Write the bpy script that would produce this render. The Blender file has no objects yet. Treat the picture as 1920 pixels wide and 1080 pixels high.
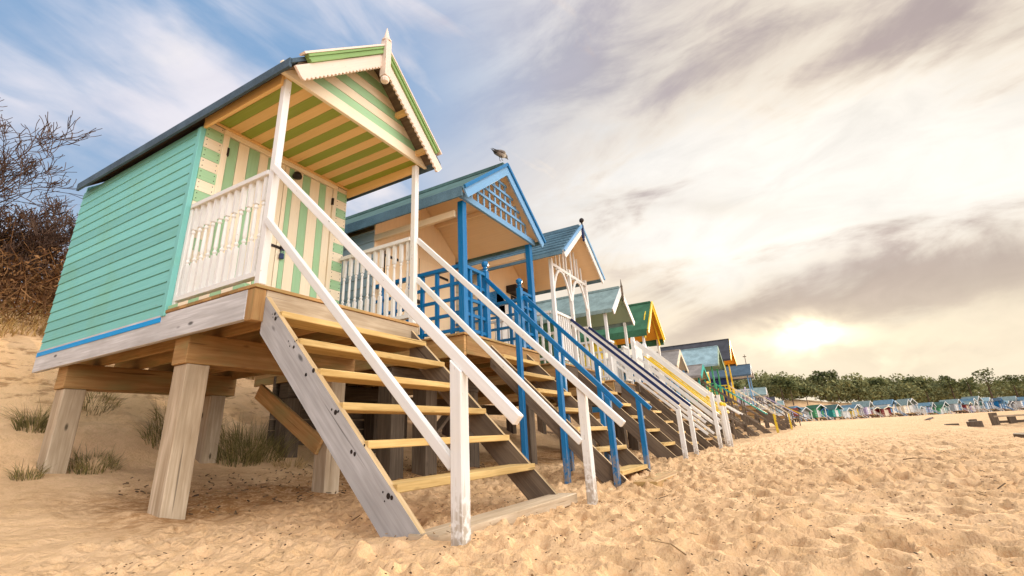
import bpy, math, random
import numpy as np
from mathutils import Vector, Matrix
random.seed(7); RNG = np.random.default_rng(7)
scene = bpy.context.scene
COL = scene.collection
rad = math.radians

# ---------------------------------------------------------------- materials
class NT:
    def __init__(s, tree): s.t = tree; s.n = tree.nodes; s.l = tree.links
    def new(s, typ, **kw):
        n = s.n.new(typ)
        for k, v in kw.items(): setattr(n, k, v)
        return n
    def put(s, sock, v):
        if hasattr(v, 'is_linked') or hasattr(v, 'links'): s.l.new(v, sock)
        else:
            if isinstance(v, (tuple, list)) and len(v) == 3 and sock.type == 'RGBA': v = (*v, 1)
            sock.default_value = v
    def math(s, op, a, b=None, c=None, clamp=False):
        n = s.new('ShaderNodeMath', operation=op); n.use_clamp = clamp
        s.put(n.inputs[0], a)
        if b is not None: s.put(n.inputs[1], b)
        if c is not None: s.put(n.inputs[2], c)
        return n.outputs[0]
    def vmath(s, op, a, b=None):
        n = s.new('ShaderNodeVectorMath', operation=op)
        s.put(n.inputs[0], a)
        if b is not None: s.put(n.inputs[1], b)
        return n.outputs['Value'] if op in ('DOT_PRODUCT', 'LENGTH') else n.outputs[0]
    def mix(s, f, a, b, mode='MIX'):
        n = s.new('ShaderNodeMix', data_type='RGBA', blend_type=mode)
        s.put(n.inputs[0], f); s.put(n.inputs[6], a); s.put(n.inputs[7], b)
        return n.outputs[2]
    def noise(s, vec, scale, detail=4, rough=0.55, dist=0.0):
        n = s.new('ShaderNodeTexNoise'); s.l.new(vec, n.inputs['Vector'])
        n.inputs['Scale'].default_value = scale; n.inputs['Detail'].default_value = detail
        n.inputs['Roughness'].default_value = rough; n.inputs['Distortion'].default_value = dist
        return n.outputs[0]
    def mapr(s, v, a, b, c=0.0, d=1.0, smooth=True):
        n = s.new('ShaderNodeMapRange', interpolation_type='SMOOTHSTEP' if smooth else 'LINEAR')
        s.put(n.inputs[0], v)
        for i, x in enumerate((a, b, c, d)): n.inputs[i + 1].default_value = x
        return n.outputs[0]
    def mapping(s, vec, scale=(1, 1, 1), loc=(0, 0, 0), rot=(0, 0, 0)):
        n = s.new('ShaderNodeMapping'); s.l.new(vec, n.inputs[0])
        n.inputs['Scale'].default_value = scale; n.inputs['Location'].default_value = loc; n.inputs['Rotation'].default_value = rot
        return n.outputs[0]

def newmat(name):
    m = bpy.data.materials.new(name); m.use_nodes = True
    t = NT(m.node_tree); p = t.n['Principled BSDF']
    return m, t, p

def C8(r, g, b):
    f = lambda c: (c / 255 / 12.92) if c / 255 <= 0.04045 else ((c / 255 + 0.055) / 1.055) ** 2.4
    return (f(r), f(g), f(b))

def sc3(c, k): return tuple(min(1, x * k) for x in c)

def wood(name, light, dark, knots=0.6, rough=0.75, green=None, vary=0.35, bump=0.25):
    m, t, p = newmat(name)
    uv = t.new('ShaderNodeUVMap').outputs[0]
    rnd = t.new('ShaderNodeAttribute', attribute_name='rnd').outputs['Fac']
    g1 = t.noise(t.mapping(uv, (2.2, 42, 1)), 1.0, 5, 0.6, 0.6)
    g2 = t.noise(t.mapping(uv, (0.7, 9, 1)), 1.0, 3, 0.5, 1.2)
    big = t.noise(t.mapping(uv, (1.3, 3, 1)), 1.0, 3, 0.6)
    f = t.math('ADD', t.math('MULTIPLY', g1, 0.55), t.math('MULTIPLY', g2, 0.45))
    f = t.mapr(f, 0.30, 0.74)
    col = t.mix(f, dark, light)
    col = t.mix(t.mapr(big, 0.35, 0.7, 0, 0.55), col, sc3(dark, 0.8))
    if green: col = t.mix(t.mapr(t.noise(t.mapping(uv, (1.5, 4, 1), (7, 3, 0)), 1, 3), 0.45, 0.7, 0, 0.7), col, green)
    # board to board variation
    v = t.math('MULTIPLY_ADD', rnd, vary, 1 - vary * 0.55)
    hs = t.new('ShaderNodeHueSaturation'); t.put(hs.inputs['Value'], v); t.put(hs.inputs['Color'], col)
    col = hs.outputs[0]
    # knots and cracks
    vo = t.new('ShaderNodeTexVoronoi'); t.l.new(t.mapping(uv, (2.6, 6.5, 1)), vo.inputs['Vector']); vo.inputs['Scale'].default_value = 1
    k = t.mapr(vo.outputs['Distance'], 0.05, 0.15, 1, 0)
    pick = t.new('ShaderNodeSeparateColor'); t.l.new(vo.outputs['Color'], pick.inputs[0])
    k = t.math('MULTIPLY', k, t.mapr(pick.outputs[0], 0.42, 0.46, 0, knots))
    col = t.mix(k, col, sc3(dark, 0.25))
    cr = t.mapr(t.noise(t.mapping(uv, (0.8, 26, 1), (3, 9, 0)), 1.0, 2, 0.4, 0.2), 0.27, 0.31, 1, 0)
    col = t.mix(t.math('MULTIPLY', cr, 0.7), col, sc3(dark, 0.3))
    t.l.new(col, p.inputs['Base Color']); p.inputs['Roughness'].default_value = rough
    p.inputs['Specular IOR Level'].default_value = 0.25
    b = t.new('ShaderNodeBump'); b.inputs['Strength'].default_value = bump; b.inputs['Distance'].default_value = 0.004
    t.l.new(t.math('SUBTRACT', g1, t.math('ADD', cr, k)), b.inputs['Height']); t.l.new(b.outputs[0], p.inputs['Normal'])
    return m

def paint(name, colour, wear=0.35, rough=0.5, under=(0.30, 0.23, 0.15), dirt=(0.25, 0.2, 0.13), dirtamt=0.35, vary=0.12):
    m, t, p = newmat(name)
    uv = t.new('ShaderNodeUVMap').outputs[0]
    geo = t.new('ShaderNodeNewGeometry').outputs['Position']
    rnd = t.new('ShaderNodeAttribute', attribute_name='rnd').outputs['Fac']
    g = t.noise(t.mapping(uv, (1.5, 50, 1)), 1.0, 4, 0.6, 0.4)
    blot = t.noise(geo, 2.3, 4, 0.6)
    fine = t.noise(geo, 26, 3, 0.6)
    col = t.mix(t.mapr(g, 0.3, 0.7, 0, 0.4), colour, sc3(colour, 0.84))
    col = t.mix(t.mapr(blot, 0.45, 0.75, 0, dirtamt), col, tuple(c * d * 1.9 for c, d in zip(colour, (0.5, 0.46, 0.38))))
    v = t.math('MULTIPLY_ADD', rnd, vary, 1 - vary * 0.6)
    hs = t.new('ShaderNodeHueSaturation'); t.put(hs.inputs['Value'], v); t.put(hs.inputs['Color'], col)
    col = hs.outputs[0]
    chip = t.math('MULTIPLY', t.mapr(t.noise(t.mapping(uv, (9, 40, 1), (2, 5, 0)), 1.0, 3, 0.7), 0.66, 0.70), t.mapr(t.math('ADD', blot, t.math('MULTIPLY', fine, 0.3)), 0.55, 0.75))
    col = t.mix(t.math('MULTIPLY', chip, wear), col, under)
    vo = t.new('ShaderNodeTexVoronoi'); t.l.new(t.mapping(uv, (3.3, 9, 1)), vo.inputs['Vector']); vo.inputs['Scale'].default_value = 1
    pick = t.new('ShaderNodeSeparateColor'); t.l.new(vo.outputs['Color'], pick.inputs[0])
    k = t.math('MULTIPLY', t.mapr(vo.outputs['Distance'], 0.03, 0.07, 1, 0), t.mapr(pick.outputs[1], 0.75, 0.78, 0, wear * 0.8))
    col = t.mix(k, col, sc3(dirt, 0.5))
    zz = t.new('ShaderNodeSeparateXYZ'); t.l.new(geo, zz.inputs[0])
    foot = t.math('MULTIPLY', t.mapr(t.math('ADD', zz.outputs[2], t.math('MULTIPLY', t.math('SUBTRACT', g, 0.5), 0.9)), 0.34, 0.02), t.mapr(fine, 0.35, 0.55))
    col = t.mix(t.math('MULTIPLY', foot, 0.75), col, under)
    t.l.new(col, p.inputs['Base Color'])
    p.inputs['Specular IOR Level'].default_value = 0.35
    t.l.new(t.mapr(g, 0.3, 0.7, rough - 0.08, rough + 0.15), p.inputs['Roughness'])
    b = t.new('ShaderNodeBump'); b.inputs['Strength'].default_value = 0.25; b.inputs['Distance'].default_value = 0.003
    t.l.new(g, b.inputs['Height']); t.l.new(b.outputs[0], p.inputs['Normal'])
    return m

def plain(name, colour, rough=0.6, metal=0.0, var=0.25, scale=8.0):
    m, t, p = newmat(name)
    geo = t.new('ShaderNodeNewGeometry').outputs['Position']
    n = t.noise(geo, scale, 4, 0.6)
    t.l.new(t.mix(t.mapr(n, 0.3, 0.7), sc3(colour, 1 - var), sc3(colour, 1 + var * 0.4)), p.inputs['Base Color'])
    p.inputs['Roughness'].default_value = rough; p.inputs['Metallic'].default_value = metal
    p.inputs['Specular IOR Level'].default_value = 0.3
    return m

def leafmat(name, c1, c2, rough=0.7, transl=0.3, scale=1.2):
    m, t, p = newmat(name)
    geo = t.new('ShaderNodeNewGeometry')
    rnd = geo.outputs['Random Per Island']
    n = t.noise(geo.outputs['Position'], scale, 3, 0.6)
    f = t.math('ADD', t.math('MULTIPLY', rnd, 0.5), t.math('MULTIPLY', n, 0.5))
    t.l.new(t.mix(t.mapr(f, 0.25, 0.75), c1, c2), p.inputs['Base Color'])
    p.inputs['Roughness'].default_value = rough; p.inputs['Specular IOR Level'].default_value = 0.15
    if transl:
        tr = t.new('ShaderNodeBsdfTranslucent'); t.l.new(t.mix(0.5, c1, c2), tr.inputs[0])
        mx = t.new('ShaderNodeMixShader'); mx.inputs[0].default_value = transl
        t.l.new(p.outputs[0], mx.inputs[1]); t.l.new(tr.outputs[0], mx.inputs[2])
        t.l.new(mx.outputs[0], t.n['Material Output'].inputs[0])
    return m

def felt(name, colour, ribs=0.0):
    m, t, p = newmat(name)
    geo = t.new('ShaderNodeNewGeometry').outputs['Position']
    n = t.noise(geo, 3.0, 5, 0.65); f = t.noise(geo, 60, 2, 0.5)
    col = t.mix(t.mapr(n, 0.35, 0.7), sc3(colour, 0.75), sc3(colour, 1.2))
    col = t.mix(t.mapr(f, 0.4, 0.7, 0, 0.3), col, sc3(colour, 1.6))
    t.l.new(col, p.inputs['Base Color']); p.inputs['Roughness'].default_value = 0.8
    p.inputs['Specular IOR Level'].default_value = 0.2
    b = t.new('ShaderNodeBump'); b.inputs['Strength'].default_value = 0.3; b.inputs['Distance'].default_value = 0.004
    t.l.new(f, b.inputs['Height']); t.l.new(b.outputs[0], p.inputs['Normal'])
    return m

M = {}
M['grey_wood'] = wood('weathered_grey_wood', (0.62, 0.61, 0.62), (0.38, 0.365, 0.36), knots=0.95, vary=0.3)
M['wood'] = wood('treated_pine', (0.58, 0.35, 0.15), (0.31, 0.16, 0.055), knots=0.6, green=(0.27, 0.24, 0.10))
M['leg_wood'] = wood('post_timber', (0.66, 0.54, 0.40), (0.37, 0.27, 0.17), knots=1.0, vary=0.2, bump=0.4)
M['step_wood'] = wood('step_timber', (0.84, 0.60, 0.27), (0.50, 0.32, 0.11), knots=0.4, vary=0.3)
M['edge_wood'] = wood('sawn_edge_timber', (0.80, 0.60, 0.36), (0.52, 0.35, 0.17), knots=0.2)
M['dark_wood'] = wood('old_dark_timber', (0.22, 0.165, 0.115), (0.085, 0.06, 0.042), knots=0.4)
M['brown_wood'] = wood('brown_stair_timber', (0.24, 0.18, 0.125), (0.10, 0.07, 0.05), knots=0.5)
M['white'] = paint('white_paint', (0.77, 0.76, 0.74), wear=0.8, dirtamt=0.35)
M['cream'] = paint('cream_paint', (0.84, 0.73, 0.55), wear=0.5)
M['stripe_green'] = paint('green_stripe_paint', (0.34, 0.56, 0.33), wear=0.6)
M['ceiling_cream'] = paint('ceiling_cream_paint', (0.85, 0.56, 0.24), wear=0.5)
M['ceiling_green'] = paint('ceiling_green_paint', (0.31, 0.37, 0.055), wear=0.5)
M['trim_green'] = paint('trim_green_paint', (0.22, 0.36, 0.12), wear=0.3)
M['turquoise'] = paint('turquoise_paint', (0.21, 0.57, 0.54), wear=0.5, dirtamt=0.6, vary=0.22)
M['rake_cream'] = paint('bargeboard_paint', (0.76, 0.63, 0.54), wear=0.5)
M['strip_blue'] = paint('bright_blue_membrane', (0.0, 0.30, 0.72), wear=0.0, dirtamt=0.1)
M['blue'] = paint('blue_paint', (0.004, 0.15, 0.38), rough=0.27, wear=0.25, dirtamt=0.2)
M['pale_blue'] = paint('pale_blue_paint', (0.17, 0.36, 0.60), wear=0.2)
M['blue_grey'] = paint('grey_blue_siding', (0.38, 0.46, 0.50), wear=0.3)
M['peach'] = paint('cream_wall_paint', (0.90, 0.68, 0.44), wear=0.15, dirtamt=0.35)
M['navy'] = paint('navy_paint', (0.012, 0.025, 0.10), wear=0.2)
M['yellow'] = paint('yellow_paint', (0.80, 0.55, 0.03), wear=0.2)
M['orange'] = paint('orange_yellow_paint', (0.78, 0.36, 0.03), wear=0.2)
M['dark_green'] = paint('dark_green_paint', (0.05, 0.13, 0.06), wear=0.2)
M['mid_green'] = paint('mid_green_paint', (0.07, 0.33, 0.14), wear=0.2)
M['lime'] = paint('leaf_green_paint', (0.20, 0.36, 0.05), wear=0.2)
M['sage'] = paint('sage_paint', (0.36, 0.47, 0.36), wear=0.2)
M['teal'] = paint('teal_paint', (0.04, 0.40, 0.33), wear=0.2)
M['red'] = paint('dark_red_paint', (0.25, 0.03, 0.03), wear=0.2)
M['lilac'] = paint('lilac_paint', (0.50, 0.42, 0.62), wear=0.2)
M['grey'] = paint('grey_paint', (0.42, 0.44, 0.46), wear=0.2)
M['black'] = paint('black_paint', (0.025, 0.02, 0.022), wear=0.1)
M['roof_blue'] = felt('blue_black_felt', (0.07, 0.11, 0.15))
M['roof_green'] = felt('green_mineral_felt', (0.085, 0.155, 0.14))
M['roof_slate'] = felt('slate_blue_roof', (0.12, 0.21, 0.27))
M['roof_grey'] = felt('grey_green_felt', (0.22, 0.29, 0.28))
M['roof_dkgreen'] = felt('dark_green_felt', (0.045, 0.13, 0.07))
M['roof_black'] = felt('black_felt', (0.06, 0.06, 0.07))
M['roof_pale'] = felt('pale_blue_roof', (0.27, 0.38, 0.41))
M['roof_tan'] = felt('grey_brown_roof', (0.26, 0.23, 0.21))
M['metal'] = plain('galvanised_metal', (0.35, 0.35, 0.36), 0.45, 0.8)
M['iron'] = plain('black_iron', (0.03, 0.022, 0.02), 0.5, 0.5)
M['padlock'] = plain('padlock_blue', (0.02, 0.04, 0.12), 0.35)

# ---------------------------------------------------------------- mesh builder
class MB:
    def __init__(s): s.v = []; s.f = []; s.uv = []; s.mi = []; s.rn = []
    def face(s, idx, uvs, mi, r): s.f.append(idx); s.uv.append(uvs); s.mi.append(mi); s.rn.append(r)
    def _faces(s, pts, faces, grain, mi):
        base = len(s.v); s.v += [tuple(p) for p in pts]
        g = Vector(grain).normalized(); r = random.random(); ou = random.random() * 40; ov = random.random() * 40
        P = [Vector(p) for p in pts]
        for f in faces:
            n = Vector((0, 0, 0))
            for i in range(len(f)):
                a, b = P[f[i]], P[f[(i + 1) % len(f)]]; n += a.cross(b)
            if n.length < 1e-12: n = Vector((0, 0, 1))
            n.normalize(); u = g
            if abs(n.dot(g)) > 0.9:
                u = Vector((1, 0, 0)) if abs(n.x) < 0.8 else Vector((0, 1, 0))
            w = n.cross(u)
            s.face([base + i for i in f], [(P[i].dot(u) + ou, P[i].dot(w) + ov) for i in f], mi, r)
    def box(s, x0, x1, y0, y1, z0, z1, mi=0, grain=None):
        if x0 > x1: x0, x1 = x1, x0
        if y0 > y1: y0, y1 = y1, y0
        if z0 > z1: z0, z1 = z1, z0
        if grain is None:
            d = (x1 - x0, y1 - y0, z1 - z0); k = d.index(max(d)); grain = [(1, 0, 0), (0, 1, 0), (0, 0, 1)][k]
        p = [(x0, y0, z0), (x1, y0, z0), (x1, y1, z0), (x0, y1, z0), (x0, y0, z1), (x1, y0, z1), (x1, y1, z1), (x0, y1, z1)]
        s._faces(p, [(0, 3, 2, 1), (4, 5, 6, 7), (0, 1, 5, 4), (1, 2, 6, 5), (2, 3, 7, 6), (3, 0, 4, 7)], grain, mi)
        return s
    def beam(s, p, q, w, h, up=(0, 0, 1), mi=0):
        p, q = Vector(p), Vector(q); ax = (q - p).normalized(); up = Vector(up)
        sd = ax.cross(up).normalized(); u2 = sd.cross(ax)
        pts = []
        for c in (p, q):
            for a, b in ((-1, -1), (1, -1), (1, 1), (-1, 1)): pts.append(c + sd * (a * w / 2) + u2 * (b * h / 2))
        s._faces(pts, [(0, 1, 2, 3), (7, 6, 5, 4), (0, 4, 5, 1), (1, 5, 6, 2), (2, 6, 7, 3), (3, 7, 4, 0)], ax, mi)
        return s
    def prism(s, poly, ext, grain=None, mi=0):
        poly = [Vector(p) for p in poly]; ext = Vector(ext); n = len(poly)
        if grain is None:
            e = max(((poly[(i + 1) % n] - poly[i]) for i in range(n)), key=lambda v: v.length); grain = e
        nn = Vector((0, 0, 0))
        for i in range(n): nn += poly[i].cross(poly[(i + 1) % n])
        if nn.dot(ext) > 0: poly = poly[::-1]
        pts = poly + [p + ext for p in poly]
        f = [tuple(range(n)), tuple(range(2 * n - 1, n - 1, -1))]
        for i in range(n): j = (i + 1) % n; f.append((i, i + n, j + n, j))
        s._faces(pts, f, grain, mi); return s
    def lathe(s, prof, base, n=10, mi=0, sq=None, axis=None):
        base = Vector(base); pts = []; f = []
        for r, z in prof:
            for k in range(n):
                a = 2 * math.pi * (k + 0.5) / n; pts.append(base + Vector((r * math.cos(a), r * math.sin(a), z)))
        for i in range(len(prof) - 1):
            for k in range(n):
                j = (k + 1) % n; f.append((i * n + k, i * n + j, (i + 1) * n + j, (i + 1) * n + k))
        f.append(tuple(range(n - 1, -1, -1))); m = (len(prof) - 1) * n; f.append(tuple(range(m, m + n)))
        s._faces(pts, f, (0, 0, 1), mi); return s
    def tube(s, pts, radii, n=5, mi=0):
        P = [Vector(p) for p in pts]; ring = []; f = []; out = []
        for i, p in enumerate(P):
            d = (P[min(i + 1, len(P) - 1)] - P[max(i - 1, 0)]).normalized()
            a = d.cross(Vector((0, 0, 1)))
            if a.length < 1e-3: a = Vector((1, 0, 0))
            a.normalize(); b = d.cross(a)
            for k in range(n):
                t = 2 * math.pi * k / n; out.append(p + (a * math.cos(t) + b * math.sin(t)) * radii[i])
        for i in range(len(P) - 1):
            for k in range(n):
                j = (k + 1) % n; f.append((i * n + k, (i + 1) * n + k, (i + 1) * n + j, i * n + j))
        f.append(tuple(range(n))); m = (len(P) - 1) * n; f.append(tuple(range(m + n - 1, m - 1, -1)))
        s._faces(out, f, P[-1] - P[0], mi); return s
    def build(s, name, mats, parent=None, bevel=0.0, smooth=False, origin=None):
        if not isinstance(mats, (list, tuple)): mats = [mats]
        me = bpy.data.meshes.new(name)
        if origin is None: origin = WORLD[parent.name] if parent else Vector((0, 0, 0))
        o3 = Vector(origin)
        me.from_pydata([(Vector(v) - o3) for v in s.v], [], s.f)
        for m in mats: me.materials.append(M[m] if isinstance(m, str) else m)
        me.polygons.foreach_set('material_index', s.mi)
        uv = me.uv_layers.new(name='UVMap')
        flat = [c for u in s.uv for p in u for c in p]; uv.data.foreach_set('uv', flat)
        at = me.attributes.new('rnd', 'FLOAT', 'FACE'); at.data.foreach_set('value', s.rn)
        if smooth: me.polygons.foreach_set('use_smooth', [True] * len(s.f))
        me.update()
        ob = bpy.data.objects.new(name, me); COL.objects.link(ob)
        WORLD[ob.name] = o3
        if parent: ob.parent = parent; ob.location = o3 - WORLD[parent.name]
        else: ob.location = o3
        if bevel:
            b = ob.modifiers.new('bevel', 'BEVEL'); b.width = bevel; b.segments = 1; b.limit_method = 'ANGLE'
        return ob
WORLD = {}
def tag(o, label=None, cat=None, group=None, kind=None):
    if label: o['label'] = label
    if cat: o['category'] = cat
    if group: o['group'] = group
    if kind: o['kind'] = kind
    return o
def empty(name, loc):
    o = bpy.data.objects.new(name, None); COL.objects.link(o); o.location = loc; o.empty_display_size = 0.2
    WORLD[o.name] = Vector(loc); return o

# ---------------------------------------------------------------- terrain height
TOE = np.array([(-60, 3.65), (18, 3.65), (30, 3.2), (42, 2.0), (60, 1.0), (90, 3.0), (118, 5.0), (150, -17), (200, -55), (320, -165)], float)
def sdist(x, y):
    x = np.asarray(x, float); y = np.asarray(y, float)
    best = np.full(x.shape, 1e9); sg = np.ones(x.shape)
    for (ax, ay), (bx, by) in zip(TOE[:-1], TOE[1:]):
        dx, dy = bx - ax, by - ay; L = dx * dx + dy * dy
        t = np.clip(((x - ax) * dx + (y - ay) * dy) / L, 0, 1)
        px, py = ax + t * dx, ay + t * dy; d = np.hypot(x - px, y - py)
        side = np.sign(dx * (y - ay) - dy * (x - ax))
        m = d < best - 1e-9; best = np.where(m, d, best); sg = np.where(m, side, sg)
    return best * sg
def hashn(ix, iy, seed):
    h = (ix.astype(np.int64) * 374761393 + iy.astype(np.int64) * 668265263 + seed * 982451653) & 0xffffffff
    h = ((h ^ (h >> 13)) * 1274126177) & 0xffffffff
    return ((h ^ (h >> 16)) & 0xffff) / 65535.0
def vnoise(x, y, seed=0):
    ix = np.floor(x); iy = np.floor(y); fx = x - ix; fy = y - iy
    fx = fx * fx * (3 - 2 * fx); fy = fy * fy * (3 - 2 * fy)
    a = hashn(ix, iy, seed); b = hashn(ix + 1, iy, seed); c = hashn(ix, iy + 1, seed); d = hashn(ix + 1, iy + 1, seed)
    return (a * (1 - fx) + b * fx) * (1 - fy) + (c * (1 - fx) + d * fx) * fy - 0.5
def base_h(x, y):
    s = sdist(x, y)
    far = np.clip((np.asarray(x, float) - 30) / 90, 0, 1); far = far * far * (3 - 2 * far)
    near = np.interp(s, [-1, 0, 1, 2.2, 3.4, 4.8, 6.3, 8.3, 12, 20, 40, 90, 200], [0, 0, .05, .17, .40, 1.05, 1.9, 2.7, 3.4, 3.9, 4.6, 5, 5])
    farp = np.interp(s, [-1, 0, 4, 10, 25, 50, 90, 200], [0, 0, .4, 2.0, 5.0, 7.0, 8.0, 8])
    rightfade = np.clip((np.asarray(y, float) + 60) / 60, 0.15, 1)
    h = near * (1 - far) + farp * far * rightfade
    ramp = np.interp(x, [20, 110, 250], [0, 0.72, 0.5]) - 0.3 * np.clip(-np.asarray(y, float) / 50, 0, 1) * far
    # shallow channel on the open beach
    ch = -0.16 * np.exp(-((y + 5.2 + 0.12 * (x - 14)) / 1.3) ** 2) * np.clip((x - 9) / 6, 0, 1) * np.clip((40 - x) / 10, 0, 1)
    return h + ramp + ch
def ground_z(x, y):
    x = np.atleast_1d(np.asarray(x, float)); y = np.atleast_1d(np.asarray(y, float))
    h = base_h(x, y); s = sdist(x, y)
    h = h + 0.055 * vnoise(x / 2.1, y / 2.1, 1) + 0.03 * vnoise(x / 0.8, y / 0.8, 2)
    h = h - 0.07 * np.exp(-((x - 5.2) / 2.0) ** 2 - ((y - 1.2) / 2.2) ** 2)
    h = h + np.clip((s - 3) / 5, 0, 1) * 0.9 * vnoise(x / 3.5, y / 3.5, 3) + np.clip((s - 12) / 20, 0, 1) * 3 * vnoise(x / 17, y / 17, 4)
    return h
def gz(x, y): return float(ground_z(x, y)[0])

def graded(lo, f0, f1, hi, step, ratio, mx):
    mid = list(np.arange(f0, f1, step)); a = []; d = step; v = f0
    while v > lo: d = min(d * ratio, mx); v -= d; a.append(v)
    b = []; d = step; v = mid[-1]
    while v < hi: d = min(d * ratio, mx); v += d; b.append(v)
    return np.array(a[::-1] + mid + b)

def make_ground():
    xs = graded(-40, 0.3, 6.0, 420, 0.022, 1.022, 5.0)
    ys = graded(-260, -1.6, 3.2, 190, 0.022, 1.022, 5.0)
    X, Y = np.meshgrid(xs, ys, indexing='ij')
    H = ground_z(X, Y); S = sdist(X, Y)
    r = np.hypot(X, Y)
    sx = np.gradient(xs)[:, None]; sy = np.gradient(ys)[None, :]; cell = np.maximum(sx, sy)
    def fade(wl): return np.clip(1.6 - 3.2 * cell / wl, 0, 1)
    u = X * 0.8 + Y * 0.6; v = -X * 0.6 + Y * 0.8
    wx = vnoise(X / 0.7, Y / 0.7, 40) * 0.25; wy = vnoise(X / 0.7, Y / 0.7, 41) * 0.25
    def ridged(n): return 0.5 - 2 * np.abs(n)
    H += 0.020 * ridged(vnoise((u + wx) / 0.36, (v + wy) / 0.24, 5)) * fade(0.3)
    slope = np.clip((S - 3) / 3, 0, 1) * np.clip((14 - S) / 6, 0, 1)
    H += slope * (0.26 * ridged(vnoise(X / 0.55 + wx, Y / 0.4, 21)) + 0.14 * vnoise(X / 0.25, Y / 0.22, 22)) * fade(0.6)
    H += 0.020 * vnoise(X / 0.33, Y / 0.33, 6) * fade(0.33) + 0.014 * vnoise(X / 0.16, Y / 0.16, 7) * fade(0.16)
    H += 0.012 * vnoise(X / 0.075, Y / 0.075, 8) * fade(0.075) + 0.016 * ridged(vnoise((u + wx) / 0.17, (v + wy) / 0.12, 15)) * fade(0.15)
    H += 0.10 * ridged(vnoise(X / 1.5, Y / 0.9, 9)) * np.clip((r - 12) / 10, 0, 1) * fade(1.2) * 0.6
    H += np.exp(-((S - 1.9) / 1.5) ** 2) * (0.05 * ridged(vnoise(X / 0.3 + wx, Y / 0.22, 31)) + 0.05 * vnoise(X / 0.55, Y / 0.45, 32)) * fade(0.25) * (X > 1.0)
    # footprints: soft elliptical dents with a pushed-up rim
    def dents(n, x0, x1, y0, y1, rmin, rmax, dep):
        px = RNG.uniform(x0, x1, n); py = RNG.uniform(y0, y1, n)
        for cx, cy in zip(px, py):
            if sdist(cx, cy) > 1.2 and RNG.random() < 0.6: continue
            a = RNG.uniform(rmin, rmax); b = a * RNG.uniform(0.45, 0.8); th = RNG.uniform(0, math.pi); k = dep * RNG.uniform(0.5, 1.2)
            R = a * 2.2
            i0, i1 = np.searchsorted(xs, [cx - R, cx + R]); j0, j1 = np.searchsorted(ys, [cy - R, cy + R])
            if i1 - i0 < 2 or j1 - j0 < 2: continue
            xx = X[i0:i1, j0:j1] - cx; yy = Y[i0:i1, j0:j1] - cy
            p = (xx * math.cos(th) + yy * math.sin(th)) / a; q = (-xx * math.sin(th) + yy * math.cos(th)) / b
            d2 = p * p + q * q
            H[i0:i1, j0:j1] += k * (-np.exp(-(d2 ** 1.5) * 1.1) + 0.5 * np.exp(-(np.sqrt(d2) - 1.35) ** 2 * 9) * (1 + 0.8 * p / np.sqrt(d2 + .05)))
    def dent_at(cx, cy, a, b, th, k):
        R = a * 2.2
        i0, i1 = np.searchsorted(xs, [cx - R, cx + R]); j0, j1 = np.searchsorted(ys, [cy - R, cy + R])
        if i1 - i0 < 3 or j1 - j0 < 3: return
        xx = X[i0:i1, j0:j1] - cx; yy = Y[i0:i1, j0:j1] - cy
        p = (xx * math.cos(th) + yy * math.sin(th)) / a; q = (-xx * math.sin(th) + yy * math.cos(th)) / b; d2 = p * p + q * q
        H[i0:i1, j0:j1] += k * (-np.exp(-(d2 ** 2) * 0.9) + 0.45 * np.exp(-(np.sqrt(d2) - 1.3) ** 2 * 14))
    for _ in range(46):        # walked lines of footprints
        x0 = RNG.uniform(0.5, 8); y0 = RNG.uniform(-5, 2.2); th = RNG.choice([0.0, 3.14, -0.5, 0.45]) + RNG.normal() * 0.25
        for k in range(22):
            th += RNG.normal() * 0.05; x0 += 0.62 * math.cos(th); y0 += 0.62 * math.sin(th); sd = 0.09 if k % 2 else -0.09
            if not (0.4 < x0 < 22 and -9 < y0 < 3.4): break
            dent_at(x0 - sd * math.sin(th), y0 + sd * math.cos(th), RNG.uniform(.13, .16), RNG.uniform(.055, .075), th + RNG.normal() * .15, RNG.uniform(.012, .028))
    dents(4600, 0.3, 9, -4, 4.2, 0.04, 0.10, 0.022)
    dents(7000, 5, 24, -9, 4, 0.06, 0.14, 0.030)
    nx, ny = X.shape
    V = np.stack([X, Y, H], -1).reshape(-1, 3)
    I = np.arange(nx * ny).reshape(nx, ny)
    F = np.stack([I[:-1, :-1], I[1:, :-1], I[1:, 1:], I[:-1, 1:]], -1).reshape(-1, 4)
    me = bpy.data.meshes.new('sand_beach'); me.vertices.add(len(V)); me.vertices.foreach_set('co', V.ravel())
    me.loops.add(F.size); me.loops.foreach_set('vertex_index', F.ravel().astype(np.int32))
    me.polygons.add(len(F)); me.polygons.foreach_set('loop_start', np.arange(0, F.size, 4, dtype=np.int32))
    me.polygons.foreach_set('loop_total', np.full(len(F), 4, np.int32))
    me.polygons.foreach_set('use_smooth', np.ones(len(F), bool))
    me.update(calc_edges=True); me.validate()
    m, t, p = newmat('sand')
    pos = t.new('ShaderNodeNewGeometry').outputs['Position']
    n1 = t.noise(pos, 0.8, 4, 0.6); n2 = t.noise(pos, 9, 5, 0.65); n3 = t.noise(pos, 160, 2, 0.6); n4 = t.noise(pos, 34, 3, 0.6)
    col = t.mix(t.mapr(n1, 0.3, 0.7), (0.61, 0.37, 0.19), (0.71, 0.46, 0.26))
    col = t.mix(t.mapr(n2, 0.35, 0.72, 0, 0.5), col, (0.50, 0.31, 0.14))
    col = t.mix(t.mapr(n3, 0.35, 0.75, 0, 0.35), col, (0.78, 0.58, 0.36))
    col = t.mix(t.mapr(t.noise(pos, 70, 2, 0.5), 0.70, 0.76, 0, 0.5), col, (0.12, 0.08, 0.05))
    # damp, littered earth below the huts, darkened further to paint in their shade
    sep = t.new('ShaderNodeSeparateXYZ'); t.l.new(pos, sep.inputs[0])
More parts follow.
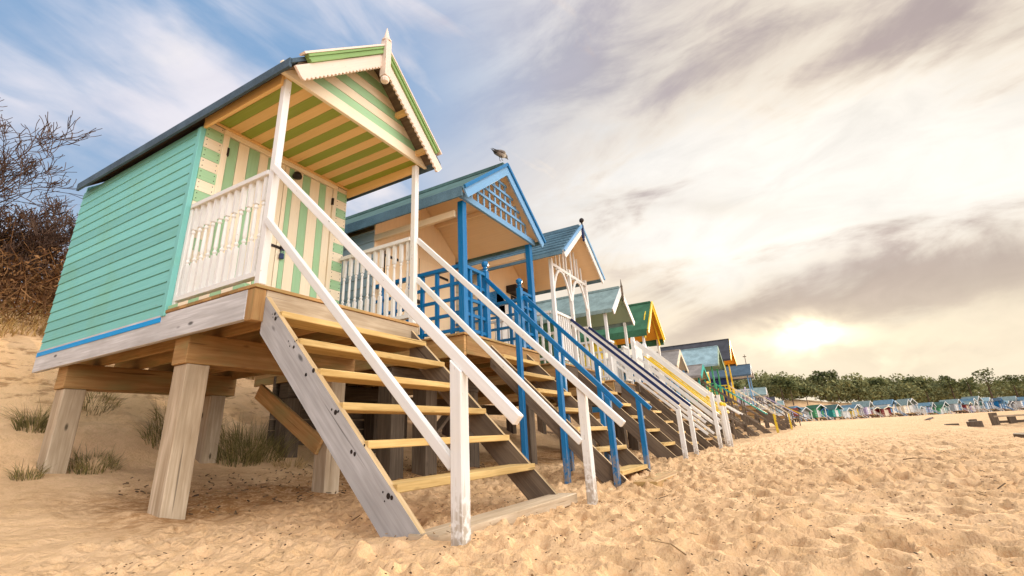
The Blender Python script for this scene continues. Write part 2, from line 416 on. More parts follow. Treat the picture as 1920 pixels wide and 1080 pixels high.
    band = t.math('MULTIPLY', t.mapr(t.math('ADD', sep.outputs[1], t.math('MULTIPLY', n2, 1.2)), 4.3, 5.4), t.mapr(t.math('ADD', sep.outputs[1], t.math('MULTIPLY', n1, 2.5)), 8.0, 6.6))
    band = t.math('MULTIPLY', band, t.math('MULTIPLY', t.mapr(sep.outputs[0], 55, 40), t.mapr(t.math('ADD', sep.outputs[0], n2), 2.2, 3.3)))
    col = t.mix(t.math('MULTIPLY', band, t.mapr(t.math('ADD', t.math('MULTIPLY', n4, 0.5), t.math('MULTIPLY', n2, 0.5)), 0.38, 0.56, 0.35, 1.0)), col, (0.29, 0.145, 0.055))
    bank = t.math('MULTIPLY', t.mapr(sep.outputs[1], 7.5, 9.5), t.mapr(sep.outputs[0], 55, 40))
    col = t.mix(t.math('MULTIPLY', bank, t.mapr(t.noise(t.mapping(pos, (1, 1, 3)), 3.2, 5, 0.7), 0.50, 0.62, 0, 0.75)), col, (0.24, 0.13, 0.055))
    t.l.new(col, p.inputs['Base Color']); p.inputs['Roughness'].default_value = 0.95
    p.inputs['Specular IOR Level'].default_value = 0.1
    b = t.new('ShaderNodeBump'); b.inputs['Strength'].default_value = 0.85; b.inputs['Distance'].default_value = 0.04
    rg = lambda n: t.math('SUBTRACT', 1.0, t.math('ABSOLUTE', t.math('MULTIPLY_ADD', n, 4.0, -2.0)))
    fl = t.mapping(pos, (1.0, 1.5, 1), rot=(0, 0, 0.5))
    hh = t.math('ADD', t.math('ADD', t.math('MULTIPLY', rg(t.noise(fl, 6.5, 3, 0.5, 0.6)), 0.24), t.math('MULTIPLY', rg(t.noise(fl, 15, 3, 0.5, 0.5)), 0.08)), t.math('MULTIPLY', n2, 0.5))
    sx_ = t.new('ShaderNodeSeparateXYZ'); t.l.new(pos, sx_.inputs[0])
    hh = t.math('ADD', hh, t.math('MULTIPLY', rg(t.noise(t.mapping(pos, (1.0, 1.9, 1), rot=(0, 0, 0.3)), 2.6, 4, 0.6, 0.5)), t.mapr(sx_.outputs[0], 7, 18, 0, 1.6)))
    hh = t.math('ADD', hh, t.math('ADD', t.math('MULTIPLY', n4, 0.35), t.math('MULTIPLY', n3, 0.06)))
    t.l.new(hh, b.inputs['Height']); t.l.new(b.outputs[0], p.inputs['Normal'])
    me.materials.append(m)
    o = bpy.data.objects.new('beach_sand', me); COL.objects.link(o)
    tag(o, kind='structure')
    return o
make_ground()

# ---------------------------------------------------------------- hut components
def siding(x, y0, y1, z0, z1, side, pitch=0.122, t=0.014, mi=0, mb=None):
    """shiplap boards on a wall facing -x (side=-1) or +x; each board leans out at its foot"""
    mb = mb or MB(); z = z0; r = 0
    while z < z1 - 0.01:
        zt = min(z + pitch, z1)
        a, b = x + side * t, x + side * (t * 0.45)
        mb.prism([(x, y0, z), (a, y0, z + 0.004), (b, y0, zt - 0.006), (x, y0, zt - 0.006)], (0, y1 - y0, 0), grain=(0, 1, 0), mi=mi)
        z += pitch
    return mb

def baluster(cx, cy, z0, z1, w=0.045, turned=True):
    mb = MB(); h = w / 2
    if not turned:
        return mb.box(cx - h, cx + h, cy - h, cy + h, z0, z1)
    H = z1 - z0; a = z0 + H * 0.34; b = z0 + H * 0.74
    mb.box(cx - h, cx + h, cy - h, cy + h, z0, a); mb.box(cx - h, cx + h, cy - h, cy + h, b, z1)
    L = b - a; r = w / 2
    prof = [(r * .95, 0), (r * .6, .03), (r * 1.05, .07), (r * 1.05, .10), (r * .6, .14), (r * .95, .22), (r * .9, .5), (r * .75, .8), (r * .6, .86), (r * 1.05, .90), (r * 1.05, .93), (r * .6, .97), (r * .95, 1)]
    mb.lathe([(p, q * L) for p, q in prof], (cx, cy, a), 8)
    return mb

def rail_panel(root, p, q, zd, zt, mat, n, style='turned', w=0.038, name='railing', gap=0.10, rail=(0.07, 0.05), mat2=None, label=None):
    """railing between plan points p and q: top rail, foot rail and uprights"""
    p = Vector((p[0], p[1])); q = Vector((q[0], q[1])); d = (q - p)
    mb = MB()
    mb.beam((p.x, p.y, zt - rail[1] / 2), (q.x, q.y, zt - rail[1] / 2), rail[0], rail[1])
    r = mb.build(name, mat, root, bevel=0.004 if root.get('detail') else 0)
    if style != 'lattice': MB().beam((p.x, p.y, zd + gap), (q.x, q.y, zd + gap), rail[0] * 0.8, 0.045).build('foot_rail', mat, r)
    if label: r['label'] = label
    z0 = zd + gap + 0.02; z1 = zt - rail[1] + 0.002
    if style == 'lattice':
        for k in range(4):
            z = zt - 0.05 - (zt - zd - 0.12) * (k + 1) / 4
            MB().beam((p.x, p.y, z), (q.x, q.y, z), 0.03, 0.045).build('lattice_bar', mat, r)
        for i in range(n):
            c = p + d * ((i + 0.5) / n); MB().box(c.x - 0.024, c.x + 0.024, c.y - 0.024, c.y + 0.024, zd + 0.02, z1).build('lattice_bar', mat, r)
    else:
        for i in range(n):
            c = p + d * ((i + 0.5) / n)
            baluster(c.x, c.y, z0, z1, w, style == 'turned').build('baluster', mat2 or mat, r, smooth=False)
    return r

def stairs(root, xa, xb, yt, zt, n=7, strm='grey_wood', strin='wood', stepm='step_wood', run=0.252, rise=0.256, lane=0.33, zg=0.0, detail=True, depth=0.27, marks=None):
    sl = rise / run
    ybot = yt - (zt - zg) / sl + 0.02
    for x in (xa, xb):
        top = zt - 0.065
        poly = [(x, yt + 0.01, top), (x, yt + 0.01, top - lane), (x, yt + 0.01 - (top - lane - zg + 0.25) / sl, zg - 0.25), (x, yt + 0.01 - (top - zg + 0.25) / sl, zg - 0.25)]
        smb = MB().prism(poly, (0.045, 0, 0), grain=(0, run, rise))
        if marks and x == xa: marks(smb)
        st = smb.build('stair_stringer', [strm if x == xa else strin, 'edge_wood', 'iron'], root, bevel=0.004 if detail and not (marks and x == xa) else 0)
        for pl in st.data.polygons:
            if pl.normal.z > 0.3 and pl.normal.y < -0.3: pl.material_index = 1
    for k in range(1, n):
        z = zt - 0.237 - rise * (k - 1); y = yt - 0.206 - run * (k - 1)
        if z < zg + 0.06: break
        MB().box(xa + 0.03, xb + 0.035, y, y + depth * 0.92, z - 0.052, z, grain=(1, 0, 0)).build('stair_tread', stepm, root, bevel=0.005 if detail else 0)
    return sl

def handrail(root, x, p, q, mat, w=0.05, h=0.095, posts=(), pmat=None, pw=0.10, name='handrail', over=0, zg=-0.3, bevel=0.005, px=None):
    r = MB().beam((x, p[0], p[1]), (x, q[0], q[1]), w, h).build(name, mat, root, bevel=bevel)
    sl = (q[1] - p[1]) / (q[0] - p[0])
    for y in posts:
        zt = p[1] + (y - p[0]) * sl - h * 0.68
        xx = x if px is None else px
        MB().prism([(xx - pw / 2, y - pw / 2, zg), (xx - pw / 2, y + pw / 2, zg), (xx - pw / 2, y + pw / 2, zt + sl * pw / 2), (xx - pw / 2, y - pw / 2, zt - sl * pw / 2)], (pw, 0, 0), grain=(0, 0, 1)).build('newel_post', pmat or mat, root, bevel=bevel)
    return r

def gable_z(o, x): return o['zr'] - abs(x - o['xc']) * (o['zr'] - o['ze']) / o['hw']

def roof(root, o):
    """two pitched slabs with a ridge cap; o: xc, hw (half width to eave), zr, ze, yr0 (front), yr1 (back)"""
    xc, hw, zr, ze, y0, y1 = o['xc'], o['hw'], o['zr'], o['ze'], o['yr0'], o['yr1']
    mb = MB(); T = o.get('slab', 0.05)
    for s in (-1, 1):
        mb.prism([(xc, y0, zr), (xc + s * hw, y0, ze), (xc + s * hw, y0, ze - T), (xc, y0, zr - T)], (0, y1 - y0, 0), grain=(0, 1, 0))
        if o.get('ribs'):
            n = o['ribs']
            for k in range(n):
                f = (k + 0.6) / n; x = xc + s * hw * f; z = zr - (zr - ze) * f
                mb.beam((x, y0 + 0.03, z + 0.008), (x, y1, z + 0.008), 0.05, 0.03)
    r = mb.build('roof', o['roof'], root)
    mb = MB()
    mb.box(xc - 0.06, xc + 0.06, y0 + 0.01, y1, zr - 0.035, zr + 0.022); mb.build('ridge_cap', o.get('ridge', o['roof']), r)
    # soffit boards just under the slabs
    s_ = MB()
    for s in (-1, 1):
        e = 0.07
        s_.prism([(xc, y0 + .02, zr - T - .003), (xc + s * (hw - e), y0 + .02, ze + e * (zr - ze) / hw - T - .003), (xc + s * (hw - e), y0 + .02, ze + e * (zr - ze) / hw - T - .018), (xc, y0 + .02, zr - T - .018)], (0, y1 - y0 - .04, 0), grain=(0, 1, 0))
    s_.build('soffit', o.get('soffit', 'peach'), root)
    # eaves fascia
    for s in (-1, 1):
        x = xc + s * hw
        MB().box(x - 0.014, x + 0.014, y0 + 0.02, y1 - 0.003, ze - (o.get('fd', 0.17) if s < 0 else o.get('fdr', o.get('fd', 0.17))), ze + 0.012).build('eaves_fascia', o.get('fascia', o['roof']), root, bevel=0.003)
    return r

def bargeboards(root, o, mat, w=0.2, y=None, t=0.028, scallop=False, cap=None, extra=0.0, trim=None):
    xc, hw, zr, ze = o['xc'], o['hw'], o['zr'], o['ze']; y = o['yr0'] if y is None else y
    L = math.hypot(hw, zr - ze); dx, dz = hw / L, -(zr - ze) / L      # down-slope unit
    nx, nz = dz, -dx                                                  # perpendicular, pointing under the slope
    for s in (-1, 1):
        lift = 0.0 if trim is None else -0.075
        def P(u, v): return (xc + s * (dx * u + nx * v), y, zr + dz * u + nz * v)
        a0, a1 = 0.0, L + extra
        top = [P(a0, lift * -1 + 0.0), P(a1, lift * -1)]
        v0 = -lift
        # plumb cut at the ridge
        m0 = v0 * (-nx) / dx if dx else 0
        pts = [P(a0 + v0 * (-nx / dx), v0), P(a1, v0)]
        m1 = (v0 + w) * (-nx / dx)
        if scallop:
            n = int((a1 - m1) / 0.058); low = []
            for k in range(n):
                u0 = a1 - (a1 - m1) * k / n; u1 = a1 - (a1 - m1) * (k + 1) / n
                for j in range(5):
                    th = math.pi * (j + 0.5) / 5; low.append(P(u0 + (u1 - u0) * (j + 0.5) / 5, v0 + w + 0.026 * math.sin(th) - 0.012))
            pts += [P(a1 + 0.0, v0 + w * 0.75)] + low + [P(m1, v0 + w)]
        else:
            pts += [P(a1, v0 + w), P(m1, v0 + w)]
        MB().prism(pts, (0, t, 0), grain=(s * dx, 0, dz)).build('bargeboard', mat, root, bevel=0.003)
        if trim:
            mb = MB(); k1 = 0.0
            for i, (v, hh, yy) in enumerate(((-0.004, 0.024, -0.030), (0.022, 0.022, -0.016), (0.046, 0.026, -0.024))):
                a = v * (-nx / dx)
                q = [P(a, v), P(L * 0.9, v), P(L * 0.9, v + hh), P(a + hh * (-nx / dx), v + hh)]
                q = [(p[0], y + yy, p[2]) for p in q]
                mb.prism(q, (0, t - yy - 0.002, 0), grain=(s * dx, 0, dz), mi=0)
            mb.build('roof_trim', trim, root)
            MB().prism([(p[0], y - 0.038, p[2]) for p in (P(-0.0, -0.028), P(L * 0.93, -0.028), P(L * 0.93, -0.008), P(0, -0.008))], (0, 0.075, 0), grain=(s * dx, 0, dz)).build('roof_edge_strip', cap or mat, root)
        elif cap:
            MB().prism([P(0, -0.022), P(a1, -0.022), P(a1, 0.03), P(0.0, 0.03)], (0, -0.03, 0), grain=(s * dx, 0, dz)).build('roof_edge_strip', cap, root)

def finial(root, x, y, zlow, zapex, ztop, mat, style='spike', w=0.075):
    mb = MB(); h = w / 2
    mb.box(x - h, x + h, y - h, y + h, zlow, zapex)
    if style == 'spike':
        mb.lathe([(h * 1.3, 0), (h * 1.35, .02), (h * .8, .045), (h * .75, .07), (h * .5, (ztop - zapex) * .6), (0.004, ztop - zapex)], (x, y, zapex), 10)
    mb.lathe([(h * .5, -.08), (h * 1.0, -.07), (h * 1.25, -.04), (h * 1.0, -.012), (h * .8, 0)], (x, y, zlow), 10)
    f = mb.build('finial', mat, root)
    if style == 'ball':
        MB().lathe([(0.01, 0), (w * .35, .01), (w * .35, .05), (w * .5, .07), (w * .9, .08), (w * 1.1, .115), (w * .9, .15), (w * .4, .17), (.005, .175)], (x, y, zapex), 12).build('finial_ball', 'iron' if mat != 'iron' else mat, f, smooth=True)
    return f

def gable_wall(mb, o, y, zbot, t=0.03, mi=0, inset=0.02):
    xc = o['xc']; a = o['wx0']; b = o['wx1']
    za = gable_z(o, a) - 0.075; zb = gable_z(o, b) - 0.075
    mb.prism([(a, y, zbot), (b, y, zbot), (b, y, zb), (xc, y, o['zr'] - 0.085), (a, y, za)], (0, t, 0), grain=(0, 0, 1), mi=mi)
    return mb

def legs(root, pts, mat, w=0.21, ztop=1.3):
    for (x, y) in pts:
        MB().box(x, x + w, y, y + w, gz(x, y) - 0.45, ztop).build('support_leg', mat, root, bevel=0.008)

# ---------------------------------------------------------------- hut 1: turquoise and green striped
def hut_one():
    R = empty('beach_hut', (3.33, 3.65, 0)); R['detail'] = 1
    tag(R, 'nearest beach hut with turquoise side and green and cream striped porch', 'beach hut', 'beach huts in the near row')
    x0, x1, yF, yW, yB, zD = 2.318, 4.345, 3.65, 4.97, 7.70, 1.80
    o = dict(xc=3.345, hw=1.125, zr=4.95, ze=3.93, yr0=3.40, yr1=7.62, roof='roof_blue', soffit='brown_wood', fd=0.09, fdr=0.035, fascia='roof_blue', wx0=x0, wx1=x1)
    # walls
    siding(x0 + 0.015, yW, yB, 1.745, 3.885, -1, 0.1205).build('side_wall', 'turquoise', R)
    MB().box(x0 - 0.022, x0 + 0.03, yW - 0.012, yW + 0.05, 1.745, 3.84).build('corner_board', 'turquoise', R, bevel=0.003)
    MB().box(x0 + 0.017, x0 + 0.05, yW + 0.052, yB - 0.002, 1.75, 3.84).build('wall_lining', 'turquoise', R)
    siding(x1 - 0.015, yW + 0.002, yB, 1.745, 3.83, 1, 0.1205).build('side_wall', 'turquoise', R)
    b = MB(); gable_wall(b, dict(o, wx0=x0 + 0.02, wx1=x1 - 0.02), yB - 0.03, 1.75); b.build('back_wall', 'turquoise', R)
    MB().box(x0 - 0.012, x0 + 0.012, yW + 0.06, yB - 0.002, 1.695, 1.742).build('damp_strip', 'strip_blue', R)
    # striped front wall
    def hboards(xa, xb):
        mb = MB(); z = 1.80; k = 0
        while z < 3.93:
            mb.box(xa, xb, yW - 0.02, yW + 0.012, z, min(z + 0.126, 3.935), mi=k % 2, grain=(1, 0, 0)); z += 0.1295; k += 1
        nl = mb; z = 1.80
        while z < 3.90:
            for xx in (xa + 0.022, xb - 0.022):
                for dz_ in (0.035, 0.095): nl.lathe([(0.0045, -0.0045), (0.0045, 0.0045)], (xx, yW - 0.0205, z + dz_), 6, mi=2)
            z += 0.1295
        return mb.build('striped_boarding', ['cream', 'stripe_green', 'iron'], R)

    hboards(x0 + 0.031, 2.535); hboards(4.142, x1 - 0.02)
    MB().box(2.535, 2.60, yW - 0.035, yW + 0.012, 1.80, 3.87).box(4.082, 4.142, yW - 0.035, yW + 0.012, 1.80, 3.87).box(2.535, 4.142, yW - 0.037, yW + 0.010, 3.872, 3.935).build('door_frame', 'cream', R, bevel=0.004)
    edges = [2.602, 2.724, 2.852, 2.985, 3.10, 3.225, 3.338]
    e2 = [3.342, 3.40, 3.468, 3.602, 3.717, 3.866, 3.968, 4.080]
    for ed, start in ((edges, 0), (e2, 1)):
        mb = MB()
        for k in range(len(ed) - 1):
            mb.box(ed[k] + 0.002, ed[k + 1] - 0.002, yW - 0.012, yW + 0.012, 1.815, 3.868, mi=(k + start) % 2, grain=(0, 0, 1))
        d = mb.build('door', ['stripe_green', 'cream'], R, bevel=0.003)
        if ed is e2:
            MB().box(3.26, 3.48, yW - 0.024, yW - 0.0135, 2.755, 2.785).box(3.385, 3.42, yW - 0.045, yW - 0.0245, 2.74, 2.80).build('hasp', 'iron', d)
            MB().box(3.378, 3.428, yW - 0.055, yW - 0.03, 2.63, 2.695).tube([(3.388, yW - .042, 2.69), (3.388, yW - .042, 2.735), (3.403, yW - .042, 2.75), (3.418, yW - .042, 2.735), (3.418, yW - .042, 2.69)], [.005] * 5, 6).build('padlock', 'padlock', d, bevel=0.003)
        xh = ed[0] if start == 0 else ed[-1]
        for z in (3.62, 2.15): MB().box(xh - 0.012, xh + 0.012, yW - 0.04, yW - 0.013, z, z + 0.10).build('hinge', 'iron', d)
    MB().lathe([(0.02, 0), (.055, .01), (.06, .03), (.045, .07), (.02, .09)], (3.47, yW - 0.07, 3.73), 12).box(3.455, 3.485, yW - 0.06, yW - 0.021, 3.80, 3.83).build('porch_lamp', 'iron', R)
    # ceiling boards running front to back
    mb = MB(); n = 16; w = (x1 - x0) / n
    for k in range(n): mb.box(x0 + k * w + 0.0015, x0 + (k + 1) * w - 0.0015, yF - 0.02, yW - 0.022, 3.955, 3.972, mi=k % 2, grain=(0, 1, 0))
    mb.build('porch_ceiling', ['ceiling_cream', 'ceiling_green'], R, bevel=0.002)
    MB().box(x0 + 0.0, x1, yW - 0.060, yW - 0.0385, 3.925, 3.952).build('ceiling_trim', 'ceiling_cream', R, bevel=0.003)
    for x in (x0 + 0.012, x1 - 0.012): MB().box(x - 0.014, x + 0.014, yF + 0.03, yW - 0.014, 3.83, 3.954).build('eaves_beam', 'ceiling_cream', R, bevel=0.003)
    # gable boards above the beam
    mb = MB(); z = 4.045; k = 1
    while z < 4.86:
        zt = min(z + 0.125, 4.868)
        def hx(zz): return (o['zr'] - 0.07 - zz) / ((o['zr'] - o['ze']) / o['hw'])
        a, b = hx(z), hx(zt); a = min(a, 1.02); b = min(b, 1.02)
        mb.prism([(3.345 - a, 3.615, z), (3.345 + a, 3.615, z), (3.345 + b, 3.615, zt - .003), (3.345 - b, 3.615, zt - .003)], (0, 0.02, 0), grain=(1, 0, 0), mi=k % 2); z += 0.128; k += 1
    mb.build('gable_panel', ['cream', 'stripe_green'], R, bevel=0.002)
    MB().box(2.255, 4.435, 3.60, 3.645, 3.905, 4.042).build('porch_beam', 'cream', R, bevel=0.004)
    roof(R, o)
    bargeboards(R, o, 'rake_cream', w=0.135, y=3.365, scallop=True, cap='rake_cream', trim='trim_green', extra=0.05)
    finial(R, 3.345, 3.345, 4.50, 5.02, 5.23, 'rake_cream', 'spike', 0.085)
    for s in (-1, 1):    # noggings between bargeboard and gable
        for f in (0.45, 0.8):
            x = 3.345 + s * f * 1.1; z = gable_z(o, x) - 0.13
            MB().box(x - 0.03, x + 0.03, 3.395, 3.612, z - 0.03, z + 0.03).build('lookout_block', 'ceiling_cream', R)
    # porch posts
    MB().box(2.345, 2.413, yF, yF + 0.07, zD + 0.01, 3.903).build('porch_post', 'white', R, bevel=0.006)
    MB().box(4.273, 4.343, yF, yF + 0.07, zD + 0.01, 3.903).build('porch_post', 'white', R, bevel=0.006)
    # deck
    mb = MB(); y = yF - 0.025
    while y < yW - 0.06:
        mb.box(x0 - 0.012, x1 + 0.012, y, y + 0.118, zD - 0.03, zD, grain=(1, 0, 0)); y += 0.124
    mb.build('deck', 'wood', R, bevel=0.003)
    mb = MB(); y = yF + 0.14; k = 0
    while y < yW - 0.08:
        mb.box(x0 - 0.006, x0 + 0.04, y, y + 0.16, zD + 0.003, zD + 0.035, mi=k % 2); y += 0.165; k += 1
    mb.build('painted_kerb_board', ['stripe_green', 'cream'], R)
    # deck beams
    MB().box(x0 - 0.004, x0 + 0.046, yF + 0.09, yB + 0.02, 1.515, zD - 0.032).build('deck_beam', 'grey_wood', R, bevel=0.004)
    MB().box(x1 - 0.046, x1 + 0.004, yF + 0.09, yB + 0.02, 1.515, zD - 0.032).build('deck_beam', 'wood', R, bevel=0.004)
    MB().box(x0 - 0.002, x0 + 0.10, yF - 0.01, yF + 0.088, 1.500, zD - 0.033).build('corner_block', 'wood', R, bevel=0.004)
    MB().box(x0 + 0.102, x1 - 0.002, yF - 0.012, yF + 0.034, 1.53, zD - 0.033).build('deck_beam', 'leg_wood', R, bevel=0.004)
    for i in range(1, 5):
        x = x0 + (x1 - x0) * i / 5
        MB().box(x - 0.022, x + 0.022, yF + 0.037, yB, 1.56, zD - 0.034).build('floor_joist', 'wood', R)
    MB().box(x0 + 0.05, x1 - 0.05, yW + 0.1, yB - 0.05, zD - 0.03, zD - 0.012).build('floor', 'dark_wood', R)
    for y in (4.655, 7.035):
        MB().box(2.40, 4.38, y - 0.008, y + 0.222, 1.285, 1.557).build('cross_beam', 'wood', R, bevel=0.006)
    legs(R, [(2.42, 4.655), (4.05, 4.655), (2.42, 7.035), (4.05, 7.035)], 'leg_wood', 0.208, 1.282)
    MB().beam((4.02, 5.95, 1.24), (4.02, 4.74, 0.53), 0.045, 0.19).build('leg_brace', 'wood', R, bevel=0.004)
    # side railings
    rail_panel(R, (2.372, yF + 0.07), (2.372, yW - 0.05), zD, 2.905, 'white', 11, gap=0.105, rail=(0.08, 0.048))
    MB().box(2.345, 2.40, yW - 0.062, yW - 0.014, zD + 0.04, 2.853).build('rail_end_board', 'white', R, bevel=0.004)
    rail_panel(R, (4.305, yF + 0.07), (4.305, yW - 0.05), zD, 2.905, 'white', 11, gap=0.105, rail=(0.085, 0.05))
    # steps
    def bolt_marks(sb):
        rr = random.Random(5)
        for k in range(7):
            zc = zD - 0.26 - 0.2556 * k; yc = yF - 0.15 - 0.2526 * k
            for j in range(rr.choice([3, 4, 5])):
                y_ = yc + rr.uniform(-.05, .07); z_ = zc - 0.02 + rr.uniform(-.05, .03); r0 = rr.choice([.005, .006, .008, .012, .016])
                sb._faces([(2.4168, y_ + r0 * math.cos(a_), z_ + r0 * 1.15 * math.sin(a_)) for a_ in [i * math.pi / 4 for i in range(8)]], [tuple(range(7, -1, -1))], (0, 1, 1), 2)
    stairs(R, 2.418, 4.232, yF, zD, 7, 'grey_wood', 'brown_wood', 'step_wood', marks=bolt_marks)
    MB().box(2.40, 4.36, 1.84, 2.06, -0.05, 0.03, grain=(1, 0, 0)).build('bottom_board', 'leg_wood', R, bevel=0.006)
    handrail(R, 2.352, (3.66, 2.918), (1.285, 0.588), 'white', 0.048, 0.064, (1.661,), pw=0.078)
    handrail(R, 2.352, (3.66, 2.39), (1.70, 0.375), 'white', 0.046, 0.062)
    handrail(R, 4.34, (3.66, 2.868), (1.345, 0.567), 'white', 0.046, 0.062, (1.71,), pw=0.076, px=4.375)
    handrail(R, 4.34, (3.66, 2.36), (1.75, 0.44), 'white', 0.044, 0.058)
    return R
hut_one()

# ---------------------------------------------------------------- hut 2: blue lattice porch
def hut_two():
    R = empty('beach_hut', (6.4, 3.65, 0)); R['detail'] = 1
    tag(R, 'second beach hut, bright blue porch posts and lattice gable, a gull on its ridge', 'beach hut', 'beach huts in the near row')
    x0, x1, yF, yW, yB, zD = 5.30, 7.56, 3.65, 5.37, 8.0, 1.86
    o = dict(xc=6.42, hw=1.29, zr=4.93, ze=3.93, yr0=3.50, yr1=8.15, roof='roof_green', soffit='peach', fascia='roof_slate', fd=0.15, fdr=0.06, wx0=x0 + .02, wx1=x1 - .02)
    siding(x0 + 0.01, yW, yB, 1.8, 3.80, -1, 0.15).build('side_wall', 'blue_grey', R)
    MB().box(x0 + 0.012, x0 + 0.05, yW + 0.032, yB - 0.032, 1.8, 3.81).build('wall_lining', 'peach', R)
    siding(x1 - 0.01, yW, yB, 1.8, 3.80, 1, 0.15).build('side_wall', 'blue_grey', R)
    gable_wall(MB(), o, yW, 1.8).build('front_wall', 'peach', R); gable_wall(MB(), o, yB - 0.03, 1.8).build('back_wall', 'blue_grey', R)
    for xa, xb in ((5.55, 6.40), (6.405, 7.25)):
        d = MB().box(xa, xb, yW - 0.022, yW - 0.001, 1.88, 3.62, grain=(0, 0, 1)).build('door', 'peach', R, bevel=0.004)
        MB().box(xa - 0.006, xa, yW - 0.024, yW - 0.002, 1.88, 3.62).build('door_gap', 'iron', d)
        for z in (3.40, 2.15):
            xs = xa if xa < 6 else xb
            MB().box(min(xs, xs + (0.3 if xa < 6 else -0.3)), max(xs, xs + (0.3 if xa < 6 else -0.3)), yW - 0.034, yW - 0.0225, z, z + 0.045).build('strap_hinge', 'iron', d)
    MB().box(6.30, 6.50, yW - 0.05, yW - 0.0225, 2.78, 2.84).build('hasp', 'iron', R)
    for x in (5.9, 6.9): # purlins
        MB().box(x - 0.025, x + 0.025, 3.66, yW, gable_z(o, x) - 0.17, gable_z(o, x) - 0.10).build('purlin', 'peach', R)
    for x in (x0 + .03, x1 - .03): MB().box(x - 0.03, x + 0.03, 3.79, yW - 0.002, 3.60, 3.70).build('eaves_beam', 'peach', R)
    roof(R, o)
    bargeboards(R, o, 'pale_blue', w=0.17, y=3.47, cap='blue', extra=0.04)
    for x in (5.325, 7.455): MB().box(x, x + 0.098, yF, yF + 0.098, zD + 0.002, 3.835).build('porch_post', 'blue', R, bevel=0.006)
    MB().box(5.22, 7.60, 3.60, 3.645, 3.83, 3.93).build('porch_beam', 'pale_blue', R, bevel=0.004)
    # gable lattice
    for z in (4.10, 4.27, 4.44, 4.60):
        h = (o['zr'] - 0.17 - z) / ((o['zr'] - o['ze']) / o['hw'])
        MB().box(6.42 - h, 6.42 + h, 3.605, 3.625, z, z + 0.042).build('gable_lattice_bar', 'pale_blue', R)
    for k in range(-5, 6):
        x = 6.42 + k * 0.175; z = gable_z(o, x) - 0.14
        if z > 4.0: MB().box(x - 0.02, x + 0.02, 3.627, 3.643, 3.932, z).build('gable_lattice_bar', 'pale_blue', R)
    # deck
    mb = MB(); y = yF - 0.03
    while y < yW - 0.02: mb.box(x0 - 0.03, x1 + 0.03, y, min(y + 0.128, yW - 0.004), zD - 0.03, zD, grain=(1, 0, 0)); y += 0.134
    mb.build('deck', 'wood', R, bevel=0.003)
    MB().box(x0, x0 + 0.05, yF, yB, 1.56, zD - 0.032).build('deck_beam', 'wood', R, bevel=0.004)
    MB().box(x1 - 0.05, x1, yF, yB, 1.56, zD - 0.032).build('deck_beam', 'wood', R, bevel=0.004)
    MB().box(x0 + 0.052, x1 - 0.052, yF - 0.01, yF + 0.04, 1.58, zD - 0.033).build('deck_beam', 'wood', R, bevel=0.004)
    MB().box(x0 + 0.06, x1 - 0.06, yW + 0.05, yB - 0.05, zD - 0.03, zD - 0.01).build('floor', 'dark_wood', R)
    for i in range(1, 5): x = x0 + (x1 - x0) * i / 5; MB().box(x - 0.022, x + 0.022, yF + 0.042, yB, 1.58, zD - 0.034).build('floor_joist', 'wood', R)
    for y in (4.9, 7.1): MB().box(x0 + 0.02, x1 - 0.02, y, y + 0.24, 1.31, 1.555).build('cross_beam', 'dark_wood', R, bevel=0.006)
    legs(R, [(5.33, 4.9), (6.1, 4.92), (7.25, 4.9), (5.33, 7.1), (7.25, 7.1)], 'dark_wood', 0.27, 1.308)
    MB().beam((6.3, 5.03, 0.55), (7.2, 5.03, 1.25), 0.05, 0.16, up=(0, 1, 0)).build('leg_brace', 'brown_wood', R)
    # dark boards added to stand in for the shaded void below the hut
    mb = MB()
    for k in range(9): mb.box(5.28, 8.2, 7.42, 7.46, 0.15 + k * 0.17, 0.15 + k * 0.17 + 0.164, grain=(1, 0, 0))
    mb.build('underside_shade_boards', 'dark_wood', R)
    # railings
    rail_panel(R, (5.37, yF + 0.10), (5.37, yW - 0.02), zD, 2.86, 'blue', 6, 'lattice', rail=(0.07, 0.06))
    rail_panel(R, (7.505, yF + 0.10), (7.505, yW - 0.02), zD, 2.86, 'blue', 6, 'lattice', rail=(0.07, 0.06))
    rail_panel(R, (5.425, yF + 0.05), (5.915, yF + 0.05), zD, 2.86, 'blue', 2, 'lattice', rail=(0.06, 0.05))
    rail_panel(R, (7.10, yF + 0.05), (7.45, yF + 0.05), zD, 2.86, 'blue', 1, 'lattice', rail=(0.06, 0.05))
    for x in (5.965, 7.05):
        mb = MB().box(x - 0.042, x + 0.042, yF + .008, yF + 0.092, zD + 0.002, 2.90)
        mb.lathe([(.035, 0), (.03, .02), (.05, .04), (.03, .055), (.028, .065), (.05, .09), (.058, .12), (.048, .15), (.02, .17), (.003, .175)], (x, yF + 0.05, 2.90), 10)
        mb.build('newel_post', 'blue', R, bevel=0.003)
    stairs(R, 5.95, 7.05, yF, zD, 8, 'brown_wood', 'brown_wood', 'step_wood', zg=-0.06)
    MB().box(5.7, 7.3, 1.48, 1.74, -0.12, -0.005, grain=(1, 0, 0)).build('bottom_board', 'wood', R, bevel=0.006)
    handrail(R, 5.925, (3.66, 2.76), (1.83, 0.79), 'blue', 0.045, 0.060, (3.16, 2.60, 1.985), pw=0.068, px=5.91)
    handrail(R, 7.12, (3.66, 2.76), (1.79, 0.79), 'blue', 0.045, 0.060, (3.06, 2.50, 1.95), pw=0.068, px=7.13)
    return R
hut_two()

